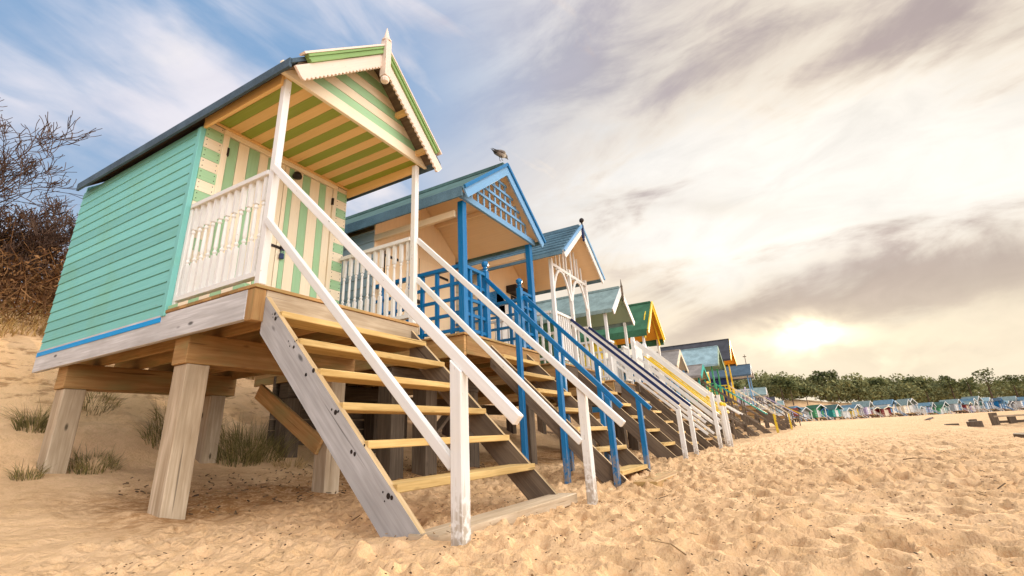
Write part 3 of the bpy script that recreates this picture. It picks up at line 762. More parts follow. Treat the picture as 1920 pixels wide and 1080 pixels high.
# ---------------------------------------------------------------- a parametric hut for the rest of the near row
def hut(label, xc, w, yF, zD, zE, zR, cols, depth=2.8, porch=1.5, rake_y=0.25, posts=2, stair=(0.0, 1.0), rail='square', hr=None, zh=1.0,
        gable=None, roofkw=None, fin=None, simple=False, skin='boards', extra=None, oh=0.12, steps=7):
    """cols: wall, front, roof, soffit, rake, post, rail, hand"""
    x0, x1 = xc - w / 2, xc + w / 2; yW = yF + porch; yB = yW + depth; g = gz(xc, yF - 1.5)
    R = empty('beach_hut', (xc, yF, 0)); tag(R, label, 'beach hut', 'beach huts in the near row')
    o = dict(xc=xc, hw=w / 2 + oh, zr=zR, ze=zE, yr0=yF - rake_y, yr1=yB + 0.12, roof=cols['roof'], soffit=cols['soffit'], wx0=x0 + .02, wx1=x1 - .02, fd=0.09)
    if roofkw: o.update(roofkw)
    for s, x in ((-1, x0 + .01), (1, x1 - .01)):
        siding(x, yW, yB, zD - 0.05, zE + 0.0, s, 0.15 if not simple else 0.22).build('side_wall', cols['wall'], R)
    gable_wall(MB(), o, yB - 0.03, zD - .05).build('back_wall', cols['wall'], R)
    fcols = cols['front'] if isinstance(cols['front'], list) else [cols['front']]
    mb = MB(); n = 12
    if len(fcols) > 1:
        zt = min(gable_z(o, x0 + .02), gable_z(o, x1 - .02)) - 0.09
        for k in range(n):
            a = x0 + .02 + (w - .04) * k / n; b = x0 + .02 + (w - .04) * (k + 1) / n
            mb.box(a, b, yW, yW + 0.03, zD, zt, mi=(k // 2) % 2, grain=(0, 0, 1))
        mb.prism([(x0 + .02, yW, zt + .002), (x1 - .02, yW, zt + .002), (xc, yW, zR - .09)], (0, .03, 0), grain=(1, 0, 0))
    else: gable_wall(mb, o, yW, zD)
    mb.build('front_wall', fcols, R)
    dw = min(0.5 * w, 1.0)
    d = MB().box(xc - dw / 2, xc + dw / 2, yW - 0.03, yW - 0.002, zD + 0.02, zD + 1.72, grain=(0, 0, 1)).build('door', cols.get('door', fcols[-1]), R)
    MB().box(xc + dw / 2 - 0.12, xc + dw / 2 - 0.05, yW - 0.055, yW - 0.031, zD + 0.85, zD + 0.95).build('door_handle', 'iron', d)
    roof(R, o)
    bargeboards(R, o, cols['rake'], w=0.16, y=o['yr0'] - 0.03, cap=cols.get('cap'), extra=0.03)
    if fin: finial(R, xc, o['yr0'] - 0.05, zR - 0.30, zR + 0.0, zR + 0.22, fin[0], fin[1], 0.05)
    xs = {2: (x0 + 0.06, x1 - 0.13), 3: (x0 + 0.06, xc - 0.05, x1 - 0.13)}[posts]
    for x in xs: MB().box(x, x + 0.07, yF, yF + 0.07, zD, zE - 0.02).build('porch_post', cols['post'], R, bevel=0 if simple else 0.004)
    # deck and frame
    MB().box(x0 - 0.04, x1 + 0.04, yF - 0.03, yW - 0.003, zD - 0.03, zD - 0.002, grain=(1, 0, 0)).build('deck', 'wood', R)
    for x in (x0, x1 - 0.05): MB().box(x, x + 0.05, yF, yB, zD - 0.29, zD - 0.033).build('deck_beam', 'wood', R)
    MB().box(x0 + 0.052, x1 - 0.052, yF - 0.012, yF + 0.035, zD - 0.28, zD - 0.034).build('deck_beam', 'brown_wood', R)
    MB().box(x0 + 0.06, x1 - 0.06, yW + 0.05, yB - 0.05, zD - 0.04, zD - 0.01).build('floor', 'dark_wood', R)
    for y in (yF + 0.7, yB - 0.6): MB().box(x0 + 0.02, x1 - 0.02, y, y + 0.2, zD - 0.53, zD - 0.295).build('cross_beam', 'dark_wood', R)
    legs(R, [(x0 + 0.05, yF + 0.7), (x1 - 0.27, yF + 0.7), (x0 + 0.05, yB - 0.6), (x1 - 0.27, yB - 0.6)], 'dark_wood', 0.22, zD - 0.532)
    # railings
    zt = zD + zh
    if rail:
        nb = 10 if not simple else 5; st = {'square': 'square', 'lattice': 'lattice'}[rail]
        for x in (x0 + 0.07, x1 - 0.07): rail_panel(R, (x, yF + 0.10), (x, yW - 0.02), zD, zt, cols['rail'], nb, st, w=0.035)
        sx0, sx1 = xc + stair[0] * w - stair[1] / 2, xc + stair[0] * w + stair[1] / 2
        if sx0 - x0 > 0.3: rail_panel(R, (x0 + 0.14, yF + 0.05), (sx0, yF + 0.05), zD, zt, cols['rail'], max(3, int((sx0 - x0) / 0.12)), st, w=0.035)
        if x1 - sx1 > 0.3: rail_panel(R, (sx1, yF + 0.05), (x1 - 0.14, yF + 0.05), zD, zt, cols['rail'], max(3, int((x1 - sx1) / 0.12)), st, w=0.035)
    else: sx0, sx1 = xc + stair[0] * w - stair[1] / 2, xc + stair[0] * w + stair[1] / 2
    stairs(R, sx0, sx1, yF, zD, steps, 'brown_wood', 'brown_wood', 'step_wood' if not simple else 'wood', zg=g, detail=False, rise=0.25 if zD < 2 else 0.27)
    hr = hr or {}
    for x in (sx0 - 0.03, sx1 + 0.08):
        for dz, mat in hr.get('bars', [(0, cols['hand'])]):
            handrail(R, x, (yF + 0.02, zt - 0.05 + dz), (yF - 1.85, g + 0.90 + dz), mat, 0.036, 0.05, bevel=0)
        zt_ = zt - 0.05 + hr.get('top', 0)
        for f in hr.get('posts', (0.93,)):
            y = yF - 1.85 * f; z = zt_ + (g + 0.90 - zt + 0.05) * f + hr.get('up', -0.04)
            MB().box(x - 0.036, x + 0.036, y - 0.036, y + 0.036, g - 0.3, z).build('newel_post', hr.get('post', cols['rail']), R)
    return R, o, (x0, x1, yW, yB, sx0, sx1, zt)

# hut 3: slate blue ribbed roof, white arches
R3, o3, d3 = hut('third beach hut, ribbed slate blue roof, white arched porch and navy handrails', 9.36, 2.05, 3.65, 1.78, 3.87, 4.80,
    dict(wall='peach', front='peach', roof='roof_slate', soffit='peach', rake='white', post='white', rail='white', hand='navy', door='white', cap='pale_blue'),
    porch=1.6, rake_y=0.33, posts=3, stair=(0.15, 0.92), roofkw=dict(ribs=8, fd=0.07), fin=('navy', 'ball'), 
    hr=dict(bars=[(0, 'navy'), (-0.075, 'white')], posts=(0.98,), post='white', up=-0.12))
def arch(R, xa, xb, y, z, mat, H=0.55):
    mb = MB(); c = (xa + xb) / 2
    for s in (-1, 1):
        pts = [(c - s * (xb - xa) / 2 * f, y, z - H * (1 - (1 - f) ** 0.0) * 0 - H * (f ** 2.2)) for f in (0, .2, .4, .6, .8, 1)]
        for a, b in zip(pts[:-1], pts[1:]): mb.beam(a, b, 0.03, 0.055)
    mb.build('porch_arch', mat, R)
for xa, xb in ((8.43, 9.31), (9.36, 10.25)): arch(R3, xa + .02, xb, 3.68, 3.70, 'white')
for x in (8.65, 8.85, 9.05, 9.2, 9.5, 9.7, 9.85, 10.05):
    MB().box(x - .015, x + .015, 3.66, 3.69, 3.66, gable_z(o3, x) - 0.16).build('gable_slat', 'white', R3)
MB().box(8.42, 10.30, 3.655, 3.70, 3.70, 3.76).build('porch_beam', 'white', R3)
yW3 = d3[2]
MB().box(9.55, 10.25, yW3 - .02, yW3 - .001, 1.85, 3.62).build('window_frame', 'black', R3)
MB().box(9.60, 10.20, yW3 - .035, yW3 - .021, 2.3, 3.55).build('shutter', 'peach', R3)
MB().box(9.35, 10.3, yW3 - .25, yW3 - .002, 3.64, 3.80).build('awning_box', 'black', R3)
MB().prism([(8.55, yW3 - .03, 3.0), (9.2, yW3 - .03, 3.0), (9.2, yW3 - .03, 3.42), (8.9, yW3 - .03, 3.58), (8.55, yW3 - .03, 3.45)], (0, .028, 0)).build('shutter', 'blue', R3)
# hut 4: grey green roof, pale green open porch
hut('fourth beach hut, grey green roof with thin white bargeboards and posts', 12.55, 1.85, 3.72, 1.70, 3.42, 4.20,
    dict(wall='dark_green', front='dark_green', roof='roof_grey', soffit='sage', rake='white', post='white', rail='white', hand='white', door='sage'),
    rake_y=0.2, stair=(0.0, 0.8), roofkw=dict(slab=0.04), fin=('dark_wood', 'spike'), oh=0.02, hr=dict(bars=[(-0.30, 'white'), (-0.55, 'white')], posts=(), post='white'))
# hut 5: yellow porch, dark green roof
R5, o5, d5 = hut('fifth beach hut, yellow gable and orange porch under a dark green roof', 16.25, 2.1, 3.72, 1.75, 3.48, 4.58,
    dict(wall='yellow', front=['yellow', 'grey'], roof='roof_dkgreen', soffit='orange', rake='yellow', post='white', rail='white', hand='yellow', door='white', cap='yellow'),
    rake_y=0.15, stair=(0.0, 0.9), oh=0.06, hr=dict(posts=(0.95,), post='white', bars=[(0, 'yellow')]), roofkw=dict(fd=0.2))
mb = MB()
for s in (-1, 1):
    pts = [(16.25 + s * r * 0.95, 3.70, z) for r, z in ((0.02, 4.26), (.3, 4.2), (.6, 3.98), (.85, 3.65), (1.0, 3.25))]
    for a, b in zip(pts[:-1], pts[1:]): mb.beam(a, b, 0.03, 0.12)
mb.build('porch_arch', 'yellow', R5)
# side platform of hut 5 with its tall white newels and plank handrails
MB().box(13.5, 15.14, 3.60, 5.1, 1.745, 1.775, grain=(1, 0, 0)).build('side_deck', 'wood', R5)
MB().box(13.5, 15.14, 3.62, 3.67, 1.50, 1.743).build('deck_beam', 'brown_wood', R5)
MB().box(13.5, 13.55, 3.672, 5.1, 1.50, 1.743).build('deck_beam', 'brown_wood', R5)
legs(R5, [(13.55, 4.2), (14.7, 4.2)], 'dark_wood', 0.2, 1.5)
stairs(R5, 13.60, 14.62, 3.62, 1.775, 7, 'brown_wood', 'brown_wood', 'wood', zg=0.0, detail=False)
for x, w_ in ((13.46, 0.13), (14.68, 0.13)):
    MB().prism([(x - w_ / 2, 3.56, 1.77), (x + w_ / 2, 3.56, 1.77), (x + w_ / 2, 3.56, 2.85), (x, 3.56, 2.98), (x - w_ / 2, 3.56, 2.85)], (0, 0.10, 0)).build('newel_post', 'white', R5)
for x in (13.5, 14.72):
    MB().beam((x, 3.55, 2.83), (x, 1.95, 1.27), 0.045, 0.12).build('plank_handrail', 'white', R5)
    for dz in (0.42, 0.62): MB().beam((x, 3.55, 2.83 - dz), (x, 1.75, 1.08 - dz), 0.035, 0.06).build('handrail', 'white', R5)
    MB().box(x - 0.05, x + 0.05, 1.80, 1.88, -0.3, 1.33).build('newel_post', 'white', R5)
for x in (14.05, 14.55):
    MB().beam((x, 3.5, 2.5), (x, 1.72, 0.78), 0.03, 0.04).build('handrail', 'yellow', R5)
    mb = MB().box(x - .036, x + .036, 1.674, 1.746, -0.3, 1.02); mb.build('newel_post', 'white', R5)
    MB().lathe([(.02, 0), (.045, .02), (.055, .06), (.04, .10), (.005, .115)], (x, 1.71, 1.0), 10).build('newel_ball', 'yellow', R5, smooth=True)
MB().prism([(13.9, 3.66, 2.0), (14.5, 3.66, 2.0), (14.5, 3.66, 2.75), (14.38, 3.66, 2.95), (14.02, 3.66, 2.95), (13.9, 3.66, 2.75)], (0, .04, 0)).build('notice_board', 'white', R5)

NEAR = [
 # label, xc, w, yF, zD, zE, zR, cols, kw
 ('low bright blue beach hut with small pale blue gable and tan roof', 20.1, 1.9, 3.7, 1.35, 2.75, 3.45, dict(wall='blue', front='pale_blue', roof='roof_tan', soffit='cream', rake='cream', post='pale_blue', rail='pale_blue', hand='white'), dict(rail='square', rake_y=0.1)),
 ('cream beach hut behind a dark slatted railing, with teal corner posts', 23.3, 1.9, 3.4, 1.45, 2.6, 3.15, dict(wall='cream', front='cream', roof='roof_tan', soffit='cream', rake='teal', post='teal', rail='dark_wood', hand='brown_wood', door='teal'), dict(rail='lattice', rake_y=0.1)),
 ('green walled beach hut under a pale blue and pink patched roof', 26.6, 2.2, 3.2, 1.5, 3.35, 4.35, dict(wall='lime', front='mid_green', roof='roof_pale', soffit='sage', rake='sage', post='mid_green', rail='mid_green', hand='teal'), dict(rail='lattice', rake_y=0.3)),
 ('beach hut with black roof with yellow bargeboards and yellow posts', 30.0, 2.5, 2.95, 1.6, 3.9, 5.15, dict(wall='dark_wood', front='yellow', roof='roof_black', soffit='orange', rake='yellow', post='yellow', rail='yellow', hand='cream'), dict(rail='square', rake_y=0.35)),
 ('navy and white beach hut just past the yellow posts', 36.6, 2.3, 2.4, 1.7, 3.6, 4.35, dict(wall='navy', front='navy', roof='roof_blue', soffit='white', rake='white', post='pale_blue', rail='white', hand='cream'), dict(rail='square', rake_y=0.2)),
 ('lilac beach hut with a pale handrail', 41.5, 2.0, 2.0, 1.5, 2.55, 3.1, dict(wall='lilac', front='lilac', roof='roof_grey', soffit='white', rake='white', post='white', rail='white', hand='lilac'), dict(rail='square', rake_y=0.2)),
 ('small dark beach hut near the end of the near row, with cream rails', 46.5, 2.0, 1.7, 1.3, 2.2, 2.6, dict(wall='black', front='black', roof='roof_black', soffit='black', rake='cream', post='cream', rail='cream', hand='yellow'), dict(rail='square', rake_y=0.2)),
 ('last beach hut of the near row, low and grey with white posts', 53.0, 2.0, 1.3, 1.2, 2.1, 2.5, dict(wall='grey', front='white', roof='roof_grey', soffit='white', rake='white', post='white', rail='white', hand='brown_wood'), dict(rail='square', rake_y=0.2)),
]
for (lb, xc, w, yF, zD, zE, zR, cols, kw) in NEAR:
    hut(lb, xc, w, yF, zD, zE, zR, cols, simple=True, depth=2.3, porch=1.2, hr=dict(posts=(0.95,) if 'yellow posts' in lb else ((0.5,) if xc < 28 else (0.6,)), bars=[(0, cols['hand']), (-0.35, 'brown_wood')], post='yellow' if 'yellow posts' in lb else 'brown_wood'), **kw)

# ---------------------------------------------------------------- the far row of huts round the bay
def far_hut(cw, cr, ct, wide=2.3, ridge=4.4, eave=3.5, zD=1.4):
    R = empty('distant_beach_hut', (0, 0, 0)); h = wide / 2
    o = dict(xc=0, hw=h + .12, zr=ridge, ze=eave, yr0=-0.2, yr1=3.6, wx0=-h, wx1=h)
    mb = MB(); mb.prism([(-h, .7, zD), (h, .7, zD), (h, .7, eave - .02), (0, .7, ridge - .08), (-h, .7, eave - .02)], (0, 2.8, 0), grain=(0, 0, 1)); mb.build('wall', cw, R)
    MB().box(-.4, .4, .66, .699, zD, zD + 1.7).build('door', ct, R)
    mb = MB()
    for s in (-1, 1): mb.prism([(0, -.2, ridge), (s * (h + .12), -.2, eave), (s * (h + .12), -.2, eave - .06), (0, -.2, ridge - .06)], (0, 3.8, 0), grain=(0, 1, 0))
    mb.build('roof', cr, R)
    mb = MB()
    for s in (-1, 1): mb.prism([(0, -.235, ridge + .02), (s * (h + .14), -.235, eave), (s * (h + .14), -.235, eave - .2), (0, -.235, ridge - .2)], (0, .03, 0))
    mb.build('bargeboard', ct, R)
    MB().box(-h - .05, h + .05, -.05, .699, zD - .22, zD - .001).build('deck', 'wood', R)
    for x in (-h + .02, h - .14): MB().box(x, x + .12, 0, .12, zD, eave - .02).build('porch_post', ct, R)
    for x in (-h + .05, h - .25):
        for y in (.6, 3.0): MB().box(x, x + .2, y, y + .2, -.6, zD - .222).build('support_leg', 'dark_wood', R)
    for x in (-h + .06, h - .06):
        rl = MB().box(x - .03, x + .03, 0, .69, zD + .85, zD + .95).build('railing', ct, R)
        MB().box(x - .02, x + .02, .0, .69, zD + .4, zD + .47).build('mid_rail', ct, rl)
    for x in (-.5, .5):
        MB().prism([(x, 0, zD), (x, 0, zD - .3), (x, -zD * 1.05, -.3), (x, -zD * 1.25, -.1)], (.05, 0, 0)).build('stair_stringer', 'brown_wood', R)
        MB().beam((x, 0, zD + .9), (x, -zD * 1.15, .85), .05, .09).build('handrail', ct, R)
        MB().box(x - .04, x + .04, -zD * 1.12 - .04, -zD * 1.12 + .04, -.4, .85).build('newel_post', ct, R)
    for k in range(5): MB().box(-.45, .5, -.2 - k * .26, .05 - k * .26, zD - .27 - k * .25, zD - .22 - k * .25).build('stair_tread', 'wood', R)
    return R
def copy_tree(o, parent=None):
    c = o.copy(); COL.objects.link(c); c.parent = parent
    for ch in o.children: copy_tree(ch, c)
    return c
FC = [('white', 'roof_pale', 'white', 'white hut with a pale roof'), ('pale_blue', 'roof_pale', 'white', 'pale blue hut with white trim'), ('cream', 'roof_grey', 'white', 'cream hut with a grey roof'),
      ('mid_green', 'roof_dkgreen', 'white', 'bright green hut with a dark green roof'), ('blue', 'roof_blue', 'blue', 'deep blue hut with blue trim'), ('grey', 'roof_grey', 'white', 'grey hut with white rails'),
      ('yellow', 'roof_slate', 'white', 'yellow hut with a slate roof'), ('red', 'roof_grey', 'cream', 'dark red hut with cream trim'), ('white', 'roof_slate', 'pale_blue', 'white hut with pale blue trim and slate roof'),
      ('lilac', 'roof_grey', 'white', 'lilac hut with white trim'), ('teal', 'roof_green', 'white', 'teal hut with a green roof'), ('black', 'roof_black', 'white', 'black hut with white trim')]
order = [1, 0, 2, 8, 5, 3, 4, 10, 0, 6, 5, 9, 7, 7, 8, 2, 2, 5, 11, 0, 8, 9, 3, 10, 5, 8, 7, 9, 6, 5, 10, 1, 11, 4, 8, 1, 11, 5, 8, 0, 10, 5]
ORD = 'first second third fourth fifth sixth seventh eighth ninth tenth eleventh twelfth thirteenth fourteenth fifteenth sixteenth seventeenth eighteenth nineteenth twentieth twenty-first twenty-second twenty-third twenty-fourth twenty-fifth twenty-sixth twenty-seventh twenty-eighth twenty-ninth thirtieth thirty-first thirty-second thirty-third thirty-fourth thirty-fifth thirty-sixth thirty-seventh thirty-eighth thirty-ninth fortieth forty-first forty-second'.split()
# plan curve of the far row
FR = np.array([(112, 5.5), (119, -1.5), (128, -9), (140, -18.5), (156, -30), (174, -43), (196, -58)], float)
seg = np.r_[0, np.cumsum(np.hypot(*np.diff(FR, axis=0).T))]
protos = {}
N = len(order)
for i in range(N):
    s = seg[-1] * i / (N - 1) + random.uniform(-.4, .4)
    x = np.interp(s, seg, FR[:, 0]); y = np.interp(s, seg, FR[:, 1])
    x2 = np.interp(s + 1, seg, FR[:, 0]); y2 = np.interp(s + 1, seg, FR[:, 1]); x1_ = np.interp(s - 1, seg, FR[:, 0]); y1_ = np.interp(s - 1, seg, FR[:, 1])
    ang = math.atan2(y2 - y1_, x2 - x1_)
    k = order[i]
    if k not in protos:
        protos[k] = far_hut(*FC[k][:3], wide=random.choice([2.0, 2.2, 2.4]), ridge=random.uniform(4.0, 4.8), eave=random.uniform(3.2, 3.6)); r = protos[k]
    else: r = copy_tree(protos[k])
    bx = x + random.uniform(-1.2, 1.2); by = y + random.uniform(-1, 1)
    r.location = (bx, by, gz(bx, by) - random.uniform(0.2, 0.7)); r.rotation_euler = (0, 0, ang + random.uniform(-.3, .3))
    r.scale = (random.uniform(.8, 1.05), 1, random.uniform(0.66, 0.98))
    tag(r, FC[k][3] + ', ' + ORD[i] + ' from left in the far row', 'beach hut', 'beach huts in the far row')

# ---------------------------------------------------------------- vegetation
M['pine'] = leafmat('pine_needles', (0.05, 0.07, 0.028), (0.16, 0.17, 0.065), transl=0.2, scale=0.35)
M['forest'] = leafmat('forest_leaves', (0.09, 0.105, 0.045), (0.29, 0.28, 0.12), transl=0.2, scale=0.10)
M['bark'] = wood('tree_bark', (0.16, 0.10, 0.07), (0.06, 0.035, 0.025), knots=0.2)
M['twig'] = plain('bare_twig', (0.075, 0.04, 0.026), 0.8)
M['twig_brown'] = leafmat('dry_scrub', (0.075, 0.03, 0.012), (0.26, 0.13, 0.05), transl=0.0, scale=1.5)
M['grass'] = leafmat('dune_grass', (0.08, 0.075, 0.025), (0.33, 0.26, 0.10), transl=0.25, scale=3)
M['dry_grass'] = leafmat('dry_dune_grass', (0.28, 0.17, 0.06), (0.55, 0.38, 0.16), transl=0.2, scale=3)
M['litter'] = leafmat('beach_litter', (0.05, 0.03, 0.02), (0.30, 0.19, 0.09), transl=0.0, scale=20)

def raw_mesh(name, V, F, mat, parent=None, loc=(0, 0, 0), smooth=False):
    me = bpy.data.meshes.new(name); V = np.asarray(V, np.float32); F = np.asarray(F, np.int32); k = F.shape[1]
    me.vertices.add(len(V)); me.vertices.foreach_set('co', V.ravel())
    me.loops.add(F.size); me.loops.foreach_set('vertex_index', F.ravel())
    me.polygons.add(len(F)); me.polygons.foreach_set('loop_start', np.arange(0, F.size, k, dtype=np.int32)); me.polygons.foreach_set('loop_total', np.full(len(F), k, np.int32))
    me.update(calc_edges=True); me.materials.append(M[mat])
    o = bpy.data.objects.new(name, me); COL.objects.link(o); o.parent = parent; o.location = loc; WORLD[o.name] = Vector(loc)
    return o

def leaf_cloud(centres, radii, n, size, flat=0.6, rng=RNG):
    """n little three-cornered leaf sprays through a set of ellipsoids, denser near their skins"""
    centres = np.asarray(centres, float); radii = np.asarray(radii, float)
    w = radii[:, 0] ** 2; idx = rng.choice(len(centres), n, p=w / w.sum())
    d = rng.normal(size=(n, 3)); d /= np.linalg.norm(d, axis=1)[:, None]
    r = rng.uniform(0.25, 1.08, n) ** 0.5
    P = centres[idx] + d * r[:, None] * radii[idx]
    a = rng.normal(size=(n, 3)); a[:, 2] *= flat; a /= np.linalg.norm(a, axis=1)[:, None]
    b = rng.normal(size=(n, 3)); b -= (b * a).sum(1)[:, None] * a; b /= np.linalg.norm(b, axis=1)[:, None]
    s = size * rng.uniform(0.5, 1.4, n)[:, None]
    V = np.stack([P - a * s, P + a * s * 0.9 + b * s * .25, P + b * s * 1.1], 1).reshape(-1, 3)
    return V, np.arange(3 * n).reshape(-1, 3)

def pine(x, y, h, label, base=None, crown=0.5, spread=0.32, n=700, leaf=0.42, cat='pine tree', name='pine_tree', group='trees on the skyline'):
    z0 = gz(x, y) - 0.5 if base is None else base
    R = empty(name, (x, y, z0)); tag(R, label, cat, group)
    lean = random.uniform(-.06, .06) * h
    mb = MB(); mb.tube([(x, y, z0), (x + lean * .3, y, z0 + h * .4), (x + lean, y, z0 + h * .9)], [h * .022, h * .016, h * .005], 6)
    cs, rs = [], []
    for k in range(random.randint(7, 11)):
        f = 1 - crown + crown * (k / 9.0) if k < 9 else random.uniform(1 - crown, 1); a = random.uniform(0, 6.28)
        rr = h * spread * (1.15 - f * .75) * random.uniform(.5, 1)
        c = (x + lean * f + rr * math.cos(a), y + rr * math.sin(a), z0 + h * min(f, .97)); cs.append(c)
        q = h * random.uniform(.07, .14); rs.append((q * 1.5, q * 1.5, q * .6))
        mb.tube([(x + lean * f * .9, y, c[2] - h * .08), c], [h * .008, h * .003], 4)
    mb.build('trunk', 'bark', R)
    V, F = leaf_cloud(cs, rs, n, leaf); raw_mesh('crown', V - np.array((x, y, z0)), F, 'pine', R)
    return R

def forest():
    cs, rs = [], []
    g = RNG
    for (xa, ya), (xb, yb), n, dep in (((150, 40), (150, -8), 60, 40), ((150, 0), (250, -60), 150, 45), ((235, -45), (330, -165), 170, 60), ((120, 45), (165, 12), 46, 30)):
        for _ in range(n):
            f = g.uniform(); d = g.uniform(0, dep); L = math.hypot(xb - xa, yb - ya); nx, ny = -(yb - ya) / L, (xb - xa) / L
            if nx < 0: nx, ny = -nx, -ny
            x = xa + (xb - xa) * f + nx * d; y = ya + (yb - ya) * f + ny * d
            if x < 185 and float(sdist(x, y)) < 26: continue
            r = g.uniform(1.8, 4.2); z = gz(x, y) + r * g.uniform(.2, .9) + d * 0.05 + 1.0 + 5.5 * min(1, max(0, -y / 45)) * g.uniform(.3, 1) + 2.2 * float(vnoise(np.array([x / 9.0]), np.array([y / 9.0]), 55)[0])
            cs.append((x, y, z)); rs.append((r * 1.1, r * 1.1, r * g.uniform(.7, 1.1)))
    V, F = leaf_cloud(cs, rs, 100000, 0.55, 0.8)
    tag(raw_mesh('woodland', V, F, 'forest'), 'olive green wood covering the dunes behind the far huts', 'woodland', kind='stuff')
forest()
LB = ['ragged pine with an open crown', 'dense round-topped pine', 'small leaning pine', 'tall thin pine', 'flat-topped pine', 'bushy dark pine']
from_px = [ # along the skyline: x, y, height, kind
 (150, 14, 6.6, 3), (158, 10.5, 6.2, 0), (160, 7.0, 5.2, 2), (160, 3.2, 8.2, 5), (163, 1.0, 6.8, 1), (168, -2.5, 5, 2),
 (185, -8, 9.0, 0), (187, -11.5, 8.8, 4), (192, -17, 7.4, 1), (200, -24, 8.2, 5), (210, -33, 9, 1), (214, -38, 9, 2),
 (220, -46, 10.5, 1), (222, -51, 10.5, 5), (226, -57, 12.6, 4), (232, -65, 10.8, 1), (238, -72, 10.5, 2), (242, -79, 11, 0), (248, -87, 12.4, 3), (252, -93, 11, 5)]
for i, (x, y, h, k) in enumerate(from_px):
    pine(x, y, h * 0.98, LB[k] + ' on the far skyline, ' + ORD[i] + ' from the left', base=gz(x, y) + (1.5 if i > 5 else 0.0), crown=random.uniform(.3, .5), n=420, leaf=0.42)
pine(47, 5.6, 3.6, 'squat olive conifer standing behind the last near huts', crown=.95, spread=.26, n=5000, leaf=.16, base=gz(47, 5.6), name='conifer', cat='conifer', group='conifers by the near row')

# bare scrub and trees on the bank at the left
def bare_tree(x, y, h, label, lean=(0, 0), seed=1, lv=6, name='bare_tree', cat='bare tree', z=None):
    rs = random.Random(seed); z0 = gz(x, y) - 0.2 if z is None else z
    R = empty(name, (x, y, z0)); tag(R, label, cat, 'bare shrubs on the dune bank')
    tr, br = MB(), MB()
    def grow(p, d, L, r, lvl):
        k = 3; pts = [p]; rr = [r]; q = Vector(p); dd = Vector(d)
        for i in range(k):
            dd = (dd + Vector((rs.uniform(-.28, .28), rs.uniform(-.28, .28), rs.uniform(-.12, .2)))).normalized()
            q = q + dd * L / k; pts.append(q.copy()); rr.append(max(r * (1 - .42 * (i + 1) / k), .0065))
        (tr if lvl < 2 else br).tube(pts, rr, 5 if lvl < 2 else 3)
        if lvl >= lv: return
        n = rs.choice([2, 3, 3]) if lvl < 2 else rs.choice([2, 3, 4])
        for j in range(n):
            t = rs.uniform(.35, 1) if j else 1.0
            i = min(int(t * k), k - 1); s = pts[i].lerp(pts[i + 1], t * k - i) if t < 1 else pts[-1]
            a = Vector((rs.uniform(-1, 1), rs.uniform(-1, 1), rs.uniform(-.35, .7)))
            nd = (dd * .75 + a * .8).normalized(); grow(s, nd, L * rs.uniform(.6, .85), rr[i] * .62, lvl + 1)
    for q in range(4):
        grow(Vector((x + rs.uniform(-.15, .15), y + rs.uniform(-.15, .15), z0)), Vector((lean[0] + rs.uniform(-.4, .4), lean[1] + rs.uniform(-.4, .4), 1)).normalized(), h * .34, h * .017, 0)
    tr.build('trunk', 'twig', R); br.build('branches', 'twig', R)
bare_tree(1.75, 13.0, 4.4, 'tall bare tree at the left edge above the brown scrub', (-.1, 0), 3, 6)
bare_tree(1.2, 13.6, 4.2, 'second bare tree half cut off by the left edge of the view', (.05, 0), 8, 6)
bare_tree(3.3, 13.2, 2.5, 'low bare bush between the tall tree and the turquoise hut', (.05, 0), 12, 6, name='bare_bush', cat='bush')
bare_tree(4.1, 13.6, 2.7, 'low bare bush right behind the corner of the turquoise hut', (.05, 0), 15, 5, name='bare_bush', cat='bush')
bare_tree(9.9, 8.6, 3.2, 'bare twiggy bush seen between the third and fourth huts', (0, 0), 21, 6, name='bare_bush', cat='bush', z=1.7)
bare_tree(22.3, 9.0, 3.2, 'bare twiggy bush between the yellow hut and the low blue hut', (0, 0), 22, 6, name='bare_bush', cat='bush', z=1.7)

def scrub():
    n = 13000; g = RNG
    x = g.uniform(-1.5, 9, n); y = g.uniform(10.9, 17, n)
    z = ground_z(x, y); top = np.clip((y - 10.6) * 0.9, 0.3, 2.5) * g.uniform(.35, 1.1, n)
    V, F = [], []
    P = np.stack([x, y, z + top * g.uniform(.1, 1, n)], 1)
    d = g.normal(size=(n, 3)); d[:, 2] = np.abs(d[:, 2]) * .9; d /= np.linalg.norm(d, axis=1)[:, None]
    L = g.uniform(.2, .62, n)[:, None]; w = g.uniform(.004, .012, n)[:, None]
    s = np.cross(d, g.normal(size=(n, 3))); s /= np.linalg.norm(s, axis=1)[:, None]
    mid = P + d * L * .5 + g.normal(size=(n, 3)) * .05
    V1 = np.stack([P - s * w, P + s * w, mid + s * w, mid - s * w], 1).reshape(-1, 3)
    t = mid + (d + g.normal(size=(n, 3)) * .5) * L * .5
    V2 = np.stack([mid - s * w, mid + s * w, t + s * w * .3, t - s * w * .3], 1).reshape(-1, 3)
    V = np.concatenate([V1, V2]); F = np.arange(len(V)).reshape(-1, 4)
    # fuller clumps
    m = 700; cx = g.uniform(-1.5, 9, m); cy = g.uniform(11.6, 17, m); cz = ground_z(cx, cy) + np.clip((cy - 11) * .62, .2, 1.9) * g.uniform(.2, 1, m)
    LV, LF = leaf_cloud(np.stack([cx, cy, cz], 1), np.stack([g.uniform(.25, .6, m)] * 3, 1), 60000, .045, 1)
    F3 = np.concatenate([LF, LF[:, :1]], 1)  # degenerate fourth corner avoided below
    o = raw_mesh('brown_scrub', V, F, 'twig_brown'); tag(o, 'tangled brown winter scrub covering the bank', 'scrub', kind='stuff')
    o2 = raw_mesh('bramble_thicket', LV, LF, 'twig_brown'); tag(o2, 'dense brown bramble thicket on the bank', 'scrub', kind='stuff')
scrub()

